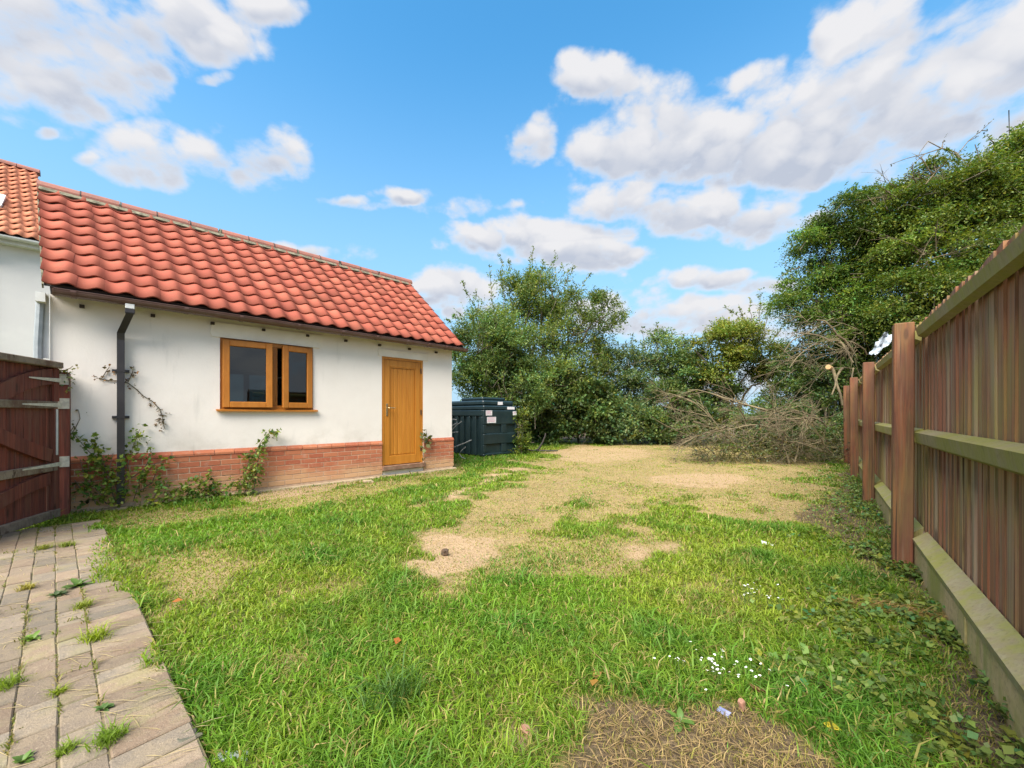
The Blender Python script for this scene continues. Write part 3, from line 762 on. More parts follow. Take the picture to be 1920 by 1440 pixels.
# pantile roof
E0 = np.array([0.245, 2.515]); RD = np.array([-2.03, 4.38])          # eave and ridge in (out, up)
SV = RD - E0; SLEN = np.linalg.norm(SV); SU = SV / SLEN; SN = np.array([-SU[1], SU[0]]); SN = SN if SN[1] > 0 else -SN
S_A, S_B = -0.115, 5.475
def tile_mesh(name, wd, ln, amp, th=0.014, n=12):
    prof = []
    for i in range(n + 1):
        t = i / n * 1.06 - 0.03
        prof.append((t * wd, amp * (1.25 * ((1 + math.cos(2 * math.pi * (t - 0.24))) / 2) ** 1.25 - 0.5)))
    V = []; lift = 0.020
    for (x, z) in prof: V.append((x, 0, z + lift))
    for (x, z) in prof: V.append((x, ln, z))
    for (x, z) in prof: V.append((x, 0.001, z + lift - th))
    m_ = n + 1
    Fc = [(i, i + 1, m_ + i + 1, m_ + i) for i in range(n)] + [(2 * m_ + i, 2 * m_ + i + 1, i + 1, i) for i in range(n)]
    me = pmesh(name, V, Fc)
    me.polygons.foreach_set('use_smooth', [True] * n + [False] * n)
    return me
def tiled_slope(parent, s_a, s_b, E, RR, cols, rows, mtile, sheet_name='roof', amp=0.032, skew=(0, 0)):
    v = RR - E; L = np.linalg.norm(v); u = v / L; nn = np.array([-u[1], u[0]]); nn = nn if nn[1] > 0 else -nn
    sh = MB()
    lo = E - nn * 0.03 + u * .02; hi = RR - nn * 0.03; back = np.array([2 * RR[0] - E[0], E[1]])
    lo2 = np.array([2 * RR[0] - lo[0], lo[1]])
    sh.add([(s_a + .01, *lo), (s_b - .01, *lo), (s_b - .01 + skew[1], *hi), (s_a + .01 + skew[0], *hi)], [(0, 1, 2, 3)])
    sh.add([(s_a + .01 + skew[0], *lo2), (s_b - .01 + skew[1], *lo2), (s_b - .01 + skew[1], *hi), (s_a + .01 + skew[0], *hi)], [(0, 3, 2, 1)])
    roof = sh.obj(sheet_name, M['felt'], parent)
    wd = (s_b - s_a) / cols; ln = L / rows
    me = tile_mesh('roof_tile', wd, ln * 1.12, amp); me.materials.append(mtile)
    slope = math.atan2(u[1], -u[0])
    X = Vector((1, 0, 0))
    for r_ in range(rows):
        for c in range(cols):
            p = E + u * (r_ * ln) + nn * 0.012
            o = link('roof_tile', me, None, roof)
            a_, b_ = s_a + skew[0] * r_ / rows, s_b + skew[1] * r_ / rows
            sx_ = (b_ - a_) / (s_b - s_a); o.scale = (1, 1, 1)
            m4 = Matrix(((sx_, 0, 0, a_ + c * wd * sx_ + random.uniform(-.003, .003)), (0, u[0], nn[0], p[0]), (0, u[1], nn[1], p[1] + random.uniform(-.003, .003)), (0, 0, 0, 1)))
            # x runs along the eave, y up the slope, z out of the slope
            o.matrix_local = m4 @ Matrix.Rotation(random.uniform(-.006, .006), 4, 'Z') @ Matrix.Rotation(random.uniform(-.006, .006), 4, 'X')
    return roof
roof = tiled_slope(shed, S_A, S_B, E0, RD, 24, 10, M['tile'], skew=(-.06, .25))
R_A, R_B = S_A - .06, S_B + .25
# plain rear slope, bedded ridge
rt = [(RD[0] + 0.118 * math.cos(t) * 1.0, RD[1] - 0.040 + 0.118 * math.sin(t)) for t in np.linspace(-.15, math.pi + .15, 9)]
rt += [(RD[0] + 0.102 * math.cos(t), RD[1] - 0.040 + 0.102 * math.sin(t)) for t in np.linspace(math.pi + .15, -.15, 9)]
rlen = (R_B - R_A) / 14
for k in range(14):
    a = R_A + k * rlen
    qx = MB().prism(rt, 'x', 0.003, rlen - .003)
    o = qx.obj('ridge_tile', M['ridge'], roof, (a, 0, random.uniform(-.006, .006)), (0, random.uniform(-.012, .012), 0))
    MB().prism([(RD[0] + .122 * math.cos(t), RD[1] - .040 + .122 * math.sin(t)) for t in np.linspace(-.12, math.pi + .12, 9)] + [(RD[0] + .10 * math.cos(t), RD[1] - .040 + .10 * math.sin(t)) for t in np.linspace(math.pi + .12, -.12, 9)], 'x', a - .007, a + .007).obj('mortar_joint', M['dark_timber'] if k % 3 else M['cream_mortar'], roof)
pb = RD - SU * .235
MB().prism([(pb[0] + SN[0] * -.02, pb[1] + SN[1] * -.02), (pb[0] + SN[0] * .048, pb[1] + SN[1] * .048), (RD[0], RD[1] + .05), (RD[0] - .10, RD[1] - .03)], 'x', R_A + .03, R_B - .03).obj('ridge_bedding', M['cream_mortar'], roof)
for s0, s1, sk in ((S_A - .004, S_A + .010, -.06), (S_B - .010, S_B + .004, .25)):
    lo_, lt_, hi_, ht_ = E0 - SN * .05, E0 + SN * .0, RD - SN * .05, RD + SN * .0
    MB().add([(s0, *lo_), (s1, *lo_), (s1, *lt_), (s0, *lt_), (s0 + sk, *hi_), (s1 + sk, *hi_), (s1 + sk, *ht_), (s0 + sk, *ht_)], [(0, 1, 2, 3), (4, 7, 6, 5), (0, 4, 5, 1), (1, 5, 6, 2), (2, 6, 7, 3), (3, 7, 4, 0)]).obj('verge', M['cream_mortar'], roof)

# ------------------------------------------------------------------ cottage behind it
cot = thing('house', 'two storey white rendered house with weathered orange pantiles behind the outbuilding', 'house', tuple(shed_w(6.35, -7.15)), RZ)
CL = 8.0
MB().box((-0.34, -6.0, 0), (CL, 0.0, 4.92)).obj('wall', M['render2'], cot)
MB().prism([(0.0, 4.921), (-3.2, 7.6), (-6.4, 4.921)], 'x', .24, .4).obj('gable', M['render2'], cot)
E1, R1 = np.array([0.26, 4.98]), np.array([-3.15, 7.80])
croof = tiled_slope(cot, -0.36, 3.3, E1, R1, 18, 15, M['tile_far'], amp=.036, skew=(.54, 0))
MB().add([(3.3, E1[0], E1[1] + .03), (CL, E1[0], E1[1] + .03), (CL, R1[0], R1[1] + .03), (3.3, R1[0], R1[1] + .03)], [(0, 1, 2, 3)]).obj('roof_slope', M['tile_far'], cot)
for k in range(8):
    MB().prism([(R1[0] + .13 * math.cos(t), R1[1] - .03 + .13 * math.sin(t)) for t in np.linspace(0, math.pi, 8)], 'x', .10 + k * .40, .49 + k * .40).obj('ridge_tile', M['ridge'], croof)
MB().prism([(.28 + .065 * math.cos(t), 4.93 + .065 * math.sin(t)) for t in np.linspace(math.pi, 2 * math.pi, 9)], 'x', -.38, CL).obj('gutter', M['white_plastic'], cot)
MB().box((-.34, 0.002, 4.8), (CL, .19, 4.90)).obj('fascia', M['white_plastic'], cot)
MB().tube([(0.62, .27, 4.9), (0.62, .25, 4.72), (.62, .07, 4.55), (.62, .06, 4.4), (.62, .06, 0)], .045, 8).obj('downpipe', M['white_plastic'], cot)
MB().box((0.575, .2, 4.72), (0.665, .33, 4.88)).obj('outlet', M['white_plastic'], cot)
sv = R1 - E1; su = sv / np.linalg.norm(sv); sn_ = np.array([-su[1], su[0]]); sn_ = sn_ if sn_[1] > 0 else -sn_
p0 = E1 + su * 1.25; p1 = E1 + su * 1.95
MB().prism([tuple(p0 + sn_ * .02), tuple(p1 + sn_ * .02), tuple(p1 + sn_ * .10), tuple(p0 + sn_ * .10)], 'x', .44, 1.22).obj('roof_window', M['white_plastic'], cot)

# ------------------------------------------------------------------ gate and gatepost
gpos = shed_w(5.36, 0.105)
gpost = thing('gatepost', 'dark red timber gatepost beside the white wall, carrying the gate hinges', 'gatepost', tuple(gpos), RZ)
MB().box((-.075, -.075, 0), (.075, .075, 1.595), .006).obj('post', M['gate'], gpost)
HP = np.array([-4.925, 4.25]); GD = unit(np.array([0.342, -0.94])); grz = math.atan2(GD[1], GD[0])
gate = thing('gate', 'dark red boarded timber gate with curved braces standing open beside the brick paving', 'gate', (*HP, 0), grz)
GW, G0, G1 = 1.5, 0.065, 1.66         # local x along the leaf, local +y is the side seen from the lawn
nb = 15
for k in range(nb):
    x0 = 0.012 + k * (GW - .012) / nb
    MB().box((x0 + .002, -.022, G0 + .02), (x0 + (GW - .012) / nb - .005, random.uniform(-.002, .002), G1 - .03), .004).obj('board', M['gate'], gate)
MB().box((0.0, -.03, G1 - .03), (GW, .075, G1 + .035), .006).obj('cap_rail', M['gate_grey'], gate)
MB().box((0.0, .003, G0 - .03), (GW, .05, G0 + .055), .005).obj('kick_rail', M['gate_grey'], gate)
for z, hh, mt in ((1.235, .075, 'gate_grey'), (0.575, .08, 'gate_grey')):
    MB().box((0.03, .003, z - hh / 2), (GW, .045, z + hh / 2), .005).obj('rail', M[mt], gate)
MB().box((0.002, .003, G0 + .056), (.075, .040, 1.195)).obj('stile', M['gate'], gate)
MB().box((0.002, .003, 1.275), (.075, .040, G1 - .032)).obj('stile', M['gate'], gate)
def arc_brace(pts, wd):
    P = np.array(pts); n = len(P); T = unit(np.gradient(P, axis=0)); Nn = np.stack([-T[:, 1], T[:, 0]], 1)
    poly = [tuple(p) for p in P + Nn * wd / 2] + [tuple(p) for p in (P - Nn * wd / 2)[::-1]]
    mb = MB(); V = [(p[0], .0032, p[1]) for p in poly] + [(p[0], .036, p[1]) for p in poly]; m_ = len(poly)
    Fc = []
    for i in range(n - 1):
        j = m_ - 1 - i
        Fc += [(i, i + 1, j - 1, j)[::-1], (m_ + i, m_ + i + 1, m_ + j - 1, m_ + j)]
    Fc += [(i, (i + 1) % m_, m_ + (i + 1) % m_, m_ + i) for i in range(m_)]
    return mb.add(V, Fc)
t_ = np.linspace(0, 1, 11)
arc_brace([(0.08 + 1.2 * t, 1.535 - 0.10 * t - 0.52 * t ** 1.9) for t in t_], .16).obj('brace', M['gate'], gate)
arc_brace([(0.10 + 1.0 * t, 0.70 + 0.42 * t ** 1.15) for t in t_], .13).obj('brace', M['gate'], gate)
arc_brace([(0.12 + 1.1 * t, 0.46 - 0.10 * t - 0.22 * t ** 2) for t in t_], .13).obj('brace', M['gate'], gate)
for z, ln in ((1.50, .42), (1.235, .5), (0.60, .5)):
    MB().prism([(-.005, z - .022), (-.005, z + .022), (ln, z + .006), (ln, z - .006)], 'y', .0462, .051).obj('strap_hinge', M['galv'], gate)
    MB().box((-.012, -.002, z - .04), (.072, .006, z + .075)).obj('hinge_plate', M['galv'], gpost, (-.062, .0765, 0))
MB().box((.03, .0405, 0.70), (.055, .046, 1.19)).obj('latch_strip', M['white_plastic'], gate)

# ------------------------------------------------------------------ fence
FP = np.array([2.885, 2.92]); FD = unit(np.array([0.6165, 0.787])); FN = np.array([-FD[1], FD[0]])     # FN points to the lawn
FRZ = math.atan2(FD[1], FD[0])
fence = thing('fence', 'tall reddish brown featheredge board fence with mossy rails along the right of the lawn', 'fence', (*FP, 0), FRZ)
BAY = 2.635
for k in range(-1, 4):
    o = MB().box((-.055, -.055, -.1), (.055, .055, 1.79 + (.015 if k == 0 else 0)), .006).obj('post', M['post'], fence, (k * BAY, 0, 0), (R(random.uniform(-.5, .5)), R(random.uniform(-.4, .4)), 0))
bme = []
for v in range(4):
    q = MB().prism([(0.0, -0.010), (0.127, -0.019), (0.127, -0.028), (0.0, -0.0275)], 'z', 0.0, 1.0)
    bme.append(q)
for bay in range(-1, 3):
    x = bay * BAY - .06
    nb = 25; pw = BAY / nb
    for k in range(nb):
        q = bme[0]; me = pmesh('board', [(v[0], v[1], v[2]) for v in q.v], q.f) if (bay == -1 and k == 0) else board_me
        if bay == -1 and k == 0: board_me = me; me.materials.append(M['fence'])
        top = 1.845 + random.uniform(-.004, .004) + (0.008 if bay < 0 else 0)
        o = link('board', board_me, None, fence, (x + k * pw, -0.118 + random.uniform(-.003, .003), 0.262), (random.uniform(-.004, .004), random.uniform(-.003, .003), random.uniform(-.03, .03)))
        o.scale = (1, 1, top - 0.262)
    for z, tall, dp in ((1.772, .072, .06), (1.030, .095, .066), (.305, .068, .075)):
        sl = .022 if z > .5 else .062
        prof = [(-.122, z), (-.122 + dp, z - sl), (-.122 + dp - .012, z - sl - tall * .75), (-.122 + .012, z - sl - tall)]
        MB().prism(prof, 'x', bay * BAY + .064 + (.002 if z > 1.1 else 0), (bay + 1) * BAY - .064).obj('rail', M['rail'], fence)
    for j in range(2):
        MB().box((bay * BAY + .01 + j * BAY / 2, -.105 + .006 * j, -.12), (bay * BAY + BAY / 2 + .004 + j * BAY / 2, -.066 + .006 * j, 0.205), .004).obj('gravel_board', M['gravelboard'], fence)
    MB().box((bay * BAY + .066, -.07, .10), (bay * BAY + .105, -.035, .25)).obj('cleat', M['rail'], fence)

# ------------------------------------------------------------------ paving
pav = MB(); pts = [PE + PD * -1.2 + PW * 0.0, PE + PD * PAVE_END, PE + PD * PAVE_END + PW * 2.4, PE + PD * -1.2 + PW * 2.4]
pav.add([(p[0], p[1], 0.0325) for p in pts], [(0, 1, 2, 3)])
pavement = tag(pav.obj('pavement', M['joint']), kind='structure')
prz = math.atan2(PD[1], PD[0])
pv_me = []
for (lx, ly) in ((.2045, .1032), (.1032, .2045)):
    me = box_mesh('paver', (-lx / 2, -ly / 2, 0), (lx / 2, ly / 2, 0.05), 0.0045); me.materials.append(M['paver']); pv_me.append(me)
half_me = box_mesh('paver', (-.05, -.05, 0), (.05, .05, 0.05), 0.006); half_me.materials.append(M['paver'])
def in_view(x, y, m=90):
    if y < 0.75: return False
    u = U0 + F * x / y; v = V0 + F * EYE / y
    return u > -m * 5 and v < 1440 + m * 2.2
npv = 0
def put_paver(t, w_, me):
    global npv
    p = PE + PD * t + PW * w_
    if not in_view(*p): return
    if ((p - HP) @ np.array([-GD[1], GD[0]])) < -0.25 and p[1] > 2.3: return
    p = p + PW * random.uniform(-.0022, .0022) + PD * random.uniform(-.003, .003)
    o = link('paver', me, None, pavement, (p[0], p[1], -0.0115 + random.uniform(-.003, .003)), (random.uniform(-.014, .014), random.uniform(-.014, .014), prz + random.uniform(-.022, .022)))
    npv += 1
t = -1.1
while t < PAVE_END - .05:
    put_paver(t, 0.103, pv_me[1]); t += 0.106
for c in range(0, 18):
    t = -1.1 - (0.106 if c % 2 else 0) - (c * 37 % 5) * .012
    while t < PAVE_END - .08:
        put_paver(t, 0.259 + c * 0.1055, pv_me[0]); t += 0.211
print("PAVERS",npv)

# ------------------------------------------------------------------ leaves, shoots, twigs
def leaves_mesh(name, P, A, N_, L, W_, tint, fold=0.12):
    S = unit(np.cross(A, N_)); N2 = np.cross(S, A)
    L = L[:, None]; W_ = W_[:, None]
    V = np.empty((len(P), 4, 3), np.float32)
    V[:, 0] = P; V[:, 1] = P + A * L * .48 + S * W_ * .5 + N2 * W_ * fold; V[:, 2] = P + A * L - N2 * L * .08; V[:, 3] = P + A * L * .48 - S * W_ * .5 + N2 * W_ * fold
    n = len(P)
    return quick_mesh(name, V.reshape(-1, 3), np.arange(n * 4), np.arange(n) * 4, np.repeat(tint, 4, axis=0))

def oval_leaves(name, A, N_, L, W_, tint):
    n = len(A); S = unit(np.cross(A, N_)); N2 = np.cross(S, A)
    prof = [(0, .10), (.25, .62), (.5, 1.0), (.75, .86), (1.0, .12)]
    V = np.empty((n, 15, 3), np.float32)
    for i, (t, w_) in enumerate(prof):
        c = A * (L * t)[:, None] + N2 * (L * (.22 * t - .42 * t * t))[:, None]
        for j, q in enumerate((-1, 0, 1)): V[:, i * 3 + j] = c + S * (W_ * .5 * w_ * q)[:, None] + N2 * (W_ * .14 * w_ * abs(q))[:, None]
    F_ = np.array([[i * 3 + j, i * 3 + j + 1, i * 3 + j + 4, i * 3 + j + 3] for i in range(4) for j in range(2)])
    loops = (np.arange(n)[:, None, None] * 15 + F_[None]).ravel()
    return quick_mesh(name, V.reshape(-1, 3), loops, np.arange(n * 8) * 4, np.repeat(tint, 15, axis=0), True)

def shoot_leaves(P0, D, Ls, K, leafL, leafW, droop, base, var, r, spread=0.9, flat=0.6):
    n = len(P0); t = (np.arange(K)[None, :] + r.random((n, K)) * .9) / K
    drp = np.zeros((n, K, 3)); drp[..., 2] = -droop * Ls[:, None] * t ** 2
    pos = P0[:, None] + D[:, None] * (Ls[:, None] * t)[..., None] + drp
    tan = D[:, None] + np.stack([np.zeros((n, K)), np.zeros((n, K)), -2 * droop * t], -1)
    rv = r.normal(size=(n, K, 3)); rv[..., 2] *= (1 - flat * .5)
    ax = unit(unit(tan) * .75 + unit(rv) * spread)
    nm = unit(r.normal(size=(n, K, 3)) * (1 - flat * .6) + np.array([0, 0, 1.0]) * (.5 + flat))
    sz = (0.65 + .6 * r.random((n, K))) * (1.08 - .35 * t)
    tw = r.normal(size=(n, 1)) * var
    lw = r.normal(size=(n, K)) * var * .7
    g = 1 + tw + lw
    hue = r.normal(size=(n, 1)) * .12 + r.normal(size=(n, K)) * .08
    c = np.stack([base[0] * g * (1 + hue * 1.6), base[1] * g * (1 + hue * .25), base[2] * g * (1 - hue * 1.0)], -1)
    c = np.clip(c, 0.004, .8)
    f = lambda a: a.reshape(-1, *a.shape[2:])
    return f(pos), f(ax), f(nm), (sz * leafL).ravel(), (sz * leafW).ravel(), f(c)

def tubes_mesh(name, lines, sides=4):
    V = []; Fc = []
    for P, r in lines:
        v, f = tube_vf(P, r, sides, False); o = len(V); V += v; Fc += [tuple(i + o for i in q) for q in f]
    return pmesh(name, V, Fc, True)

def limb(a, b, r0, r1, n=6, wob=.08, sag=0.0, r=random):
    a, b = np.asarray(a, float), np.asarray(b, float); t = np.linspace(0, 1, n)[:, None]
    L = np.linalg.norm(b - a)
    P = a + (b - a) * t
    j = np.array([[r.uniform(-1, 1) for _ in range(3)] for _ in range(n)]) * wob * L; j[0] = 0; j[-1] = 0
    P = P + j; P[:, 2] += sag * L * (t[:, 0] * (1 - t[:, 0])) * 4
    return P, np.linspace(r0, r1, n)

def crown(name, label, cat, base, lobes, nsh, leaf, col, seed, K=9, Ls=(.35, .8), droop=.15, up=.5, out=.8, gap=.44, gscale=.8, spikes=(), trunk_r=.12, group=None, flat=.6, var=.17, fork=1.2, shell=.25, rand=.55, wind=(0, 0, 0), zcut=0.05, twig_frac=.02, bough=13, bare_limbs=4):
    """tree or shrub: trunk with limbs to every lobe, leafy shoots spread through the lobes, long shoots breaking the outline"""
    r = np.random.default_rng(seed); rr = random.Random(seed)
    root = thing(name, label, cat, (base[0], base[1], 0), 0, group)
    B = np.array([base[0], base[1], 0.0])
    lob = [(np.asarray(c, float), np.asarray(q, float)) for c, q in lobes]
    wts = np.array([np.prod(q) ** .75 for _, q in lob]); wts /= wts.sum()
    pick = r.choice(len(lob), nsh, p=wts)
    C0 = np.array([c for c, _ in lob])[pick]; Q0 = np.array([q for _, q in lob])[pick]
    dirs = unit(r.normal(size=(nsh, 3))); rad = shell + (1.02 - shell) * r.random(nsh) ** .6
    P0 = C0 + dirs * Q0 * rad[:, None]
    # most shoots gather in boughs: rounded sprays set over each lobe, thickest on their upper outer side
    nb_ = bough; bi = r.integers(0, nb_, nsh); bkey = pick * nb_ + bi
    bd = unit(r.normal(size=(len(lob) * nb_, 3))); brad = .45 + .55 * r.random(len(lob) * nb_) ** .7
    bs = r.uniform(.24, .46, len(lob) * nb_)
    bc = np.array([c for c, _ in lob]).repeat(nb_, 0) + bd * np.array([q for _, q in lob]).repeat(nb_, 0) * brad[:, None]
    bq = np.array([q for _, q in lob]).repeat(nb_, 0).mean(1) * bs
    d2 = unit(r.normal(size=(nsh, 3)) * np.array([1.0, 1.0, .62]) + bd[bkey] * .35 + np.array([0, 0, .42]))
    isb = r.random(nsh) < .78
    P0 = np.where(isb[:, None], bc[bkey] + d2 * (bq[bkey] * (.35 + .65 * r.random(nsh) ** .5))[:, None] * np.array([1.15, 1.15, .8]), P0)
    dirs = np.where(isb[:, None], d2 * Q0 / Q0.mean(1)[:, None], dirs)
    btone = np.where(isb, (r.normal(size=len(lob) * nb_) * .16)[bkey], -.12)
    keep = (vn3(P0 / gscale + 7.7 * seed % 50) * .65 + vn3(P0 / (gscale * .4) + 3.1) * .35 > gap - .08) & (P0[:, 2] > zcut)
    P0, dirs, Q0, btone = P0[keep], dirs[keep], Q0[keep], btone[keep]; n = len(P0)
    outw = unit(dirs / Q0)
    D = unit(outw * out + np.array([0, 0, up]) + r.normal(size=(n, 3)) * rand + np.array(wind))
    LL = r.uniform(Ls[0], Ls[1], n)
    P0 = P0 - D * LL[:, None] * .5
    big = (vn3(P0 / 1.3 + 11) - .5)                      # whole boughs differ a little in tone
    parts = [list(shoot_leaves(P0, D, LL, K, leaf[0], leaf[1], droop, col, var, r, flat=flat))]
    parts[0][5] = np.clip(parts[0][5] * (1 + np.repeat(big * .6 + btone, K)[:, None]), .003, .8)
    lines = []
    top = B + np.array([0, 0, fork])
    lines.append(limb(B - np.array([0, 0, .1]), top, trunk_r, trunk_r * .75, 5, .04, r=rr))
    for c, q in lob:
        lines.append(limb(top, c + np.array([0, 0, q[2] * .3]), trunk_r * .55, trunk_r * .16, 7, .06, .05, r=rr))
        for _ in range(bare_limbs):
            d = np.array([rr.gauss(0, 1), rr.gauss(0, 1), abs(rr.gauss(.3, .7))]); d /= np.linalg.norm(d)
            lines.append(limb(c - q * .15, c + d * q * .9, trunk_r * .2, trunk_r * .06, 5, .08, r=rr))
    for (a, b, nlf) in spikes:
        a, b = np.asarray(a, float), np.asarray(b, float)
        P, rad_ = limb(a, b, .018, .004, 8, .035, .02, r=rr); lines.append((P, rad_))
        L = np.linalg.norm(b - a); k = int(nlf)
        tt = rr_arr = r.random(k) ** .85; idx = np.clip((tt * 7).astype(int), 0, 6); fr_ = (tt * 7 - idx)[:, None]
        pp = P[idx] * (1 - fr_) + P[idx + 1] * fr_
        dd = unit(unit((b - a)[None]) * .7 + r.normal(size=(k, 3)) * .6 + np.array([0, 0, .25]))
        ls = r.uniform(.12, .42, k) * (1.15 - .8 * tt) * min(1.3, L / 1.6)
        parts.append(list(shoot_leaves(pp, dd, ls, max(4, K // 2), leaf[0] * .95, leaf[1] * .95, droop, col, var, r, flat=flat)))
    sel = np.nonzero(r.random(n) < twig_frac)[0]
    for i in sel: lines.append((np.stack([P0[i] - D[i] * LL[i] * .6, P0[i] + D[i] * LL[i] * .4 + [0, 0, -.02], P0[i] + D[i] * LL[i] + [0, 0, -droop * LL[i]]]), np.array([.009, .006, .003])))
    P, A, N_, L, W_, T = [np.concatenate(x) for x in zip(*parts)]
    link('trunk', tubes_mesh('trunk', [(p - B, q) for p, q in lines], 5), M['bark'], root)
    link('crown', leaves_mesh('crown', P - B, A, N_, L, W_, T), M['leaf'], root)
    return root

def lob(u, v, Y, ru, rv, ry=None):
    """lobe centred where (u, v) is seen at Y metres; half sizes in photograph pixels, depth in metres"""
    return (at(u, v, Y), (ru / F * Y, ry if ry else ru / F * Y * .8, rv / F * Y))

GM = (0.140, 0.190, 0.046); GDK = (0.098, 0.152, 0.042); GY_ = (0.175, 0.210, 0.034); GB = (0.125, 0.180, 0.064)
Y = 15.6
sp = [(at(u0, v0, Y + dy), at(u1, v1, Y + dy * 1.3), k) for (u0, v0, u1, v1, dy, k) in
      [(985, 590, 1000, 464, 0, 40), (1010, 590, 1042, 476, .4, 42), (960, 600, 955, 492, -.3, 34), (930, 620, 918, 500, .2, 40), (920, 640, 868, 528, -.3, 40), (1060, 600, 1108, 512, .2, 40),
       (1080, 620, 1160, 556, -.2, 40), (1090, 650, 1178, 590, .2, 34), (1030, 590, 1075, 500, -.6, 34), (905, 640, 893, 545, .4, 30), (945, 590, 938, 480, .9, 26), (1070, 580, 1130, 545, .6, 30), (880, 640, 838, 600, .3, 24), (1000, 580, 1018, 488, -.9, 30), (1100, 660, 1200, 640, .2, 30)]]
crown('tree', 'tall bushy tree with upright leafy shoots, highest of those behind the oil tank', 'tree', (0.9, 15.8),
      [lob(1000, 640, Y, 105, 85), lob(985, 580, Y, 62, 62), lob(1085, 620, Y, 66, 72), lob(905, 640, Y - .3, 60, 80), lob(1000, 735, Y - .3, 120, 75), lob(1100, 720, Y, 70, 70), lob(1130, 600, Y, 45, 45), lob(1030, 540, Y, 50, 50)],
      11500, (.10, .052), GM, 11, K=10, Ls=(.35, .95), up=.75, gap=.40, gscale=.75, spikes=sp, trunk_r=.16, fork=1.6, flat=.5)
Y = 13.0
crown('shrub', 'pale green feathery shrub growing right behind the dark green oil tank', 'shrub', (-0.4, 13.2),
      [lob(905, 655, Y, 62, 60), lob(935, 720, Y, 70, 55), lob(870, 690, Y, 38, 60), lob(965, 660, Y, 45, 60), lob(985, 730, Y, 42, 60)],
      3800, (.10, .042), (0.135, 0.20, 0.055), 12, K=10, Ls=(.3, .7), up=.6, gap=.37, gscale=.55, trunk_r=.07, fork=.8, spikes=[(at(880, 650, Y), at(850, 590, Y), 16), (at(930, 620, Y), at(925, 575, Y), 16)])
hedge = 'shrubs along the far end of the lawn'
Y = 15.4
crown('shrub', 'dark hazel shrub with broad leaves under the right side of the tallest tree', 'shrub', (2.6, 15.5),
      [lob(1080, 750, Y, 75, 65), lob(1040, 780, Y - .6, 55, 45), lob(1120, 785, Y - .5, 65, 42), lob(1030, 800, 14.8, 50, 30)], 4000, (.14, .10), GDK, 13, K=8, Ls=(.3, .7), up=.3, gap=.36, gscale=.5, trunk_r=.06, fork=.5, group=hedge)
crown('shrub', 'bluish green shrub with thin upright shoots between the tall tree and the round topped tree', 'shrub', (5.2, 16.4),
      [lob(1190, 700, 16.2, 70, 70), lob(1235, 670, 16.2, 52, 52), lob(1160, 770, 15.4, 70, 52), lob(1240, 760, 15.6, 62, 62), lob(1200, 800, 15.0, 80, 30), lob(1140, 802, 14.9, 60, 26)], 6200, (.10, .062), GB, 14, K=9, Ls=(.3, .8), up=.6, gap=.37, gscale=.55, trunk_r=.07, fork=.7, group=hedge,
      spikes=[(at(1235, 660, 16.2), at(1232, 600, 16.2), 18), (at(1245, 670, 16.2), at(1265, 615, 16.2), 18), (at(1190, 680, 16.2), at(1185, 625, 16.2), 16), (at(1210, 660, 16.2), at(1205, 615, 16.2), 14)])
Y = 15.2
crown('shrub', 'dense dark green shrub left of the heap of cut branches', 'shrub', (6.5, 15.6),
      [lob(1290, 700, Y, 55, 62), lob(1270, 770, Y - .6, 62, 50), lob(1330, 755, Y - .4, 52, 60), lob(1270, 802, 14.6, 70, 28)], 4600, (.105, .07), GDK, 15, K=8, Ls=(.3, .65), up=.3, gap=.36, gscale=.5, trunk_r=.07, fork=.6, group=hedge)
Y = 14.6
crown('tree', 'low round topped yellowish green tree behind the heap of cut branches', 'tree', (8.0, 14.8),
      [lob(1372, 645, Y, 66, 48), lob(1335, 680, Y, 48, 44), lob(1425, 668, Y, 52, 44), lob(1465, 700, Y, 42, 52), lob(1345, 725, Y + .4, 40, 34)],
      4600, (.095, .052), GY_, 16, K=9, Ls=(.3, .6), up=.35, gap=.36, gscale=.5, trunk_r=.10, fork=1.0,
      spikes=[(at(1400, 620, Y), at(1385, 570, Y), 26), (at(1425, 640, Y), at(1425, 542, Y), 46), (at(1430, 640, Y), at(1450, 555, Y), 30), (at(1415, 630, Y), at(1358, 574, Y), 30), (at(1440, 650, Y), at(1478, 600, Y), 28), (at(1410, 620, Y), at(1405, 560, Y), 24)])
Y = 13.2
crown('shrub', 'dark bush behind the heap of cut branches, beside the end of the fence', 'shrub', (9.2, 13.3),
      [lob(1470, 760, Y, 52, 62), lob(1530, 740, Y, 56, 66), lob(1440, 800, Y - .8, 60, 40), lob(1560, 810, Y - .6, 50, 52)], 4200, (.095, .055), GDK, 17, K=8, Ls=(.3, .6), up=.3, gap=.37, gscale=.5, trunk_r=.08, fork=.7)
# large trees behind the fence: layered hanging sprays of small leaves
sp_r = [(at(u0, v0, 11.2), at(u1, v1, 11.0), k) for (u0, v0, u1, v1, k) in [(1520, 440, 1480, 445, 14), (1500, 500, 1462, 520, 14), (1560, 400, 1535, 385, 12), (1520, 560, 1470, 590, 14), (1500, 600, 1490, 640, 12), (1620, 380, 1600, 350, 12), (1545, 620, 1510, 650, 12)]]
crown('tree', 'broad dark green tree behind the fence posts with sky showing through its left edge', 'tree', (9.6, 11.4),
      [lob(1560, 470, 11.2, 82, 62), lob(1620, 420, 11.0, 85, 70), lob(1540, 560, 11.2, 75, 62), lob(1640, 530, 10.8, 85, 80), lob(1590, 610, 11.0, 80, 55), lob(1690, 600, 10.6, 80, 70), lob(1640, 690, 10.8, 80, 60)],
      15000, (.080, .039), (0.112, 0.175, 0.036), 21, K=10, Ls=(.3, .8), droop=.35, up=.12, out=.9, gap=.34, gscale=.62, trunk_r=.2, fork=2.2, flat=.75, spikes=sp_r, var=.2, twig_frac=.015, bough=18, bare_limbs=1)
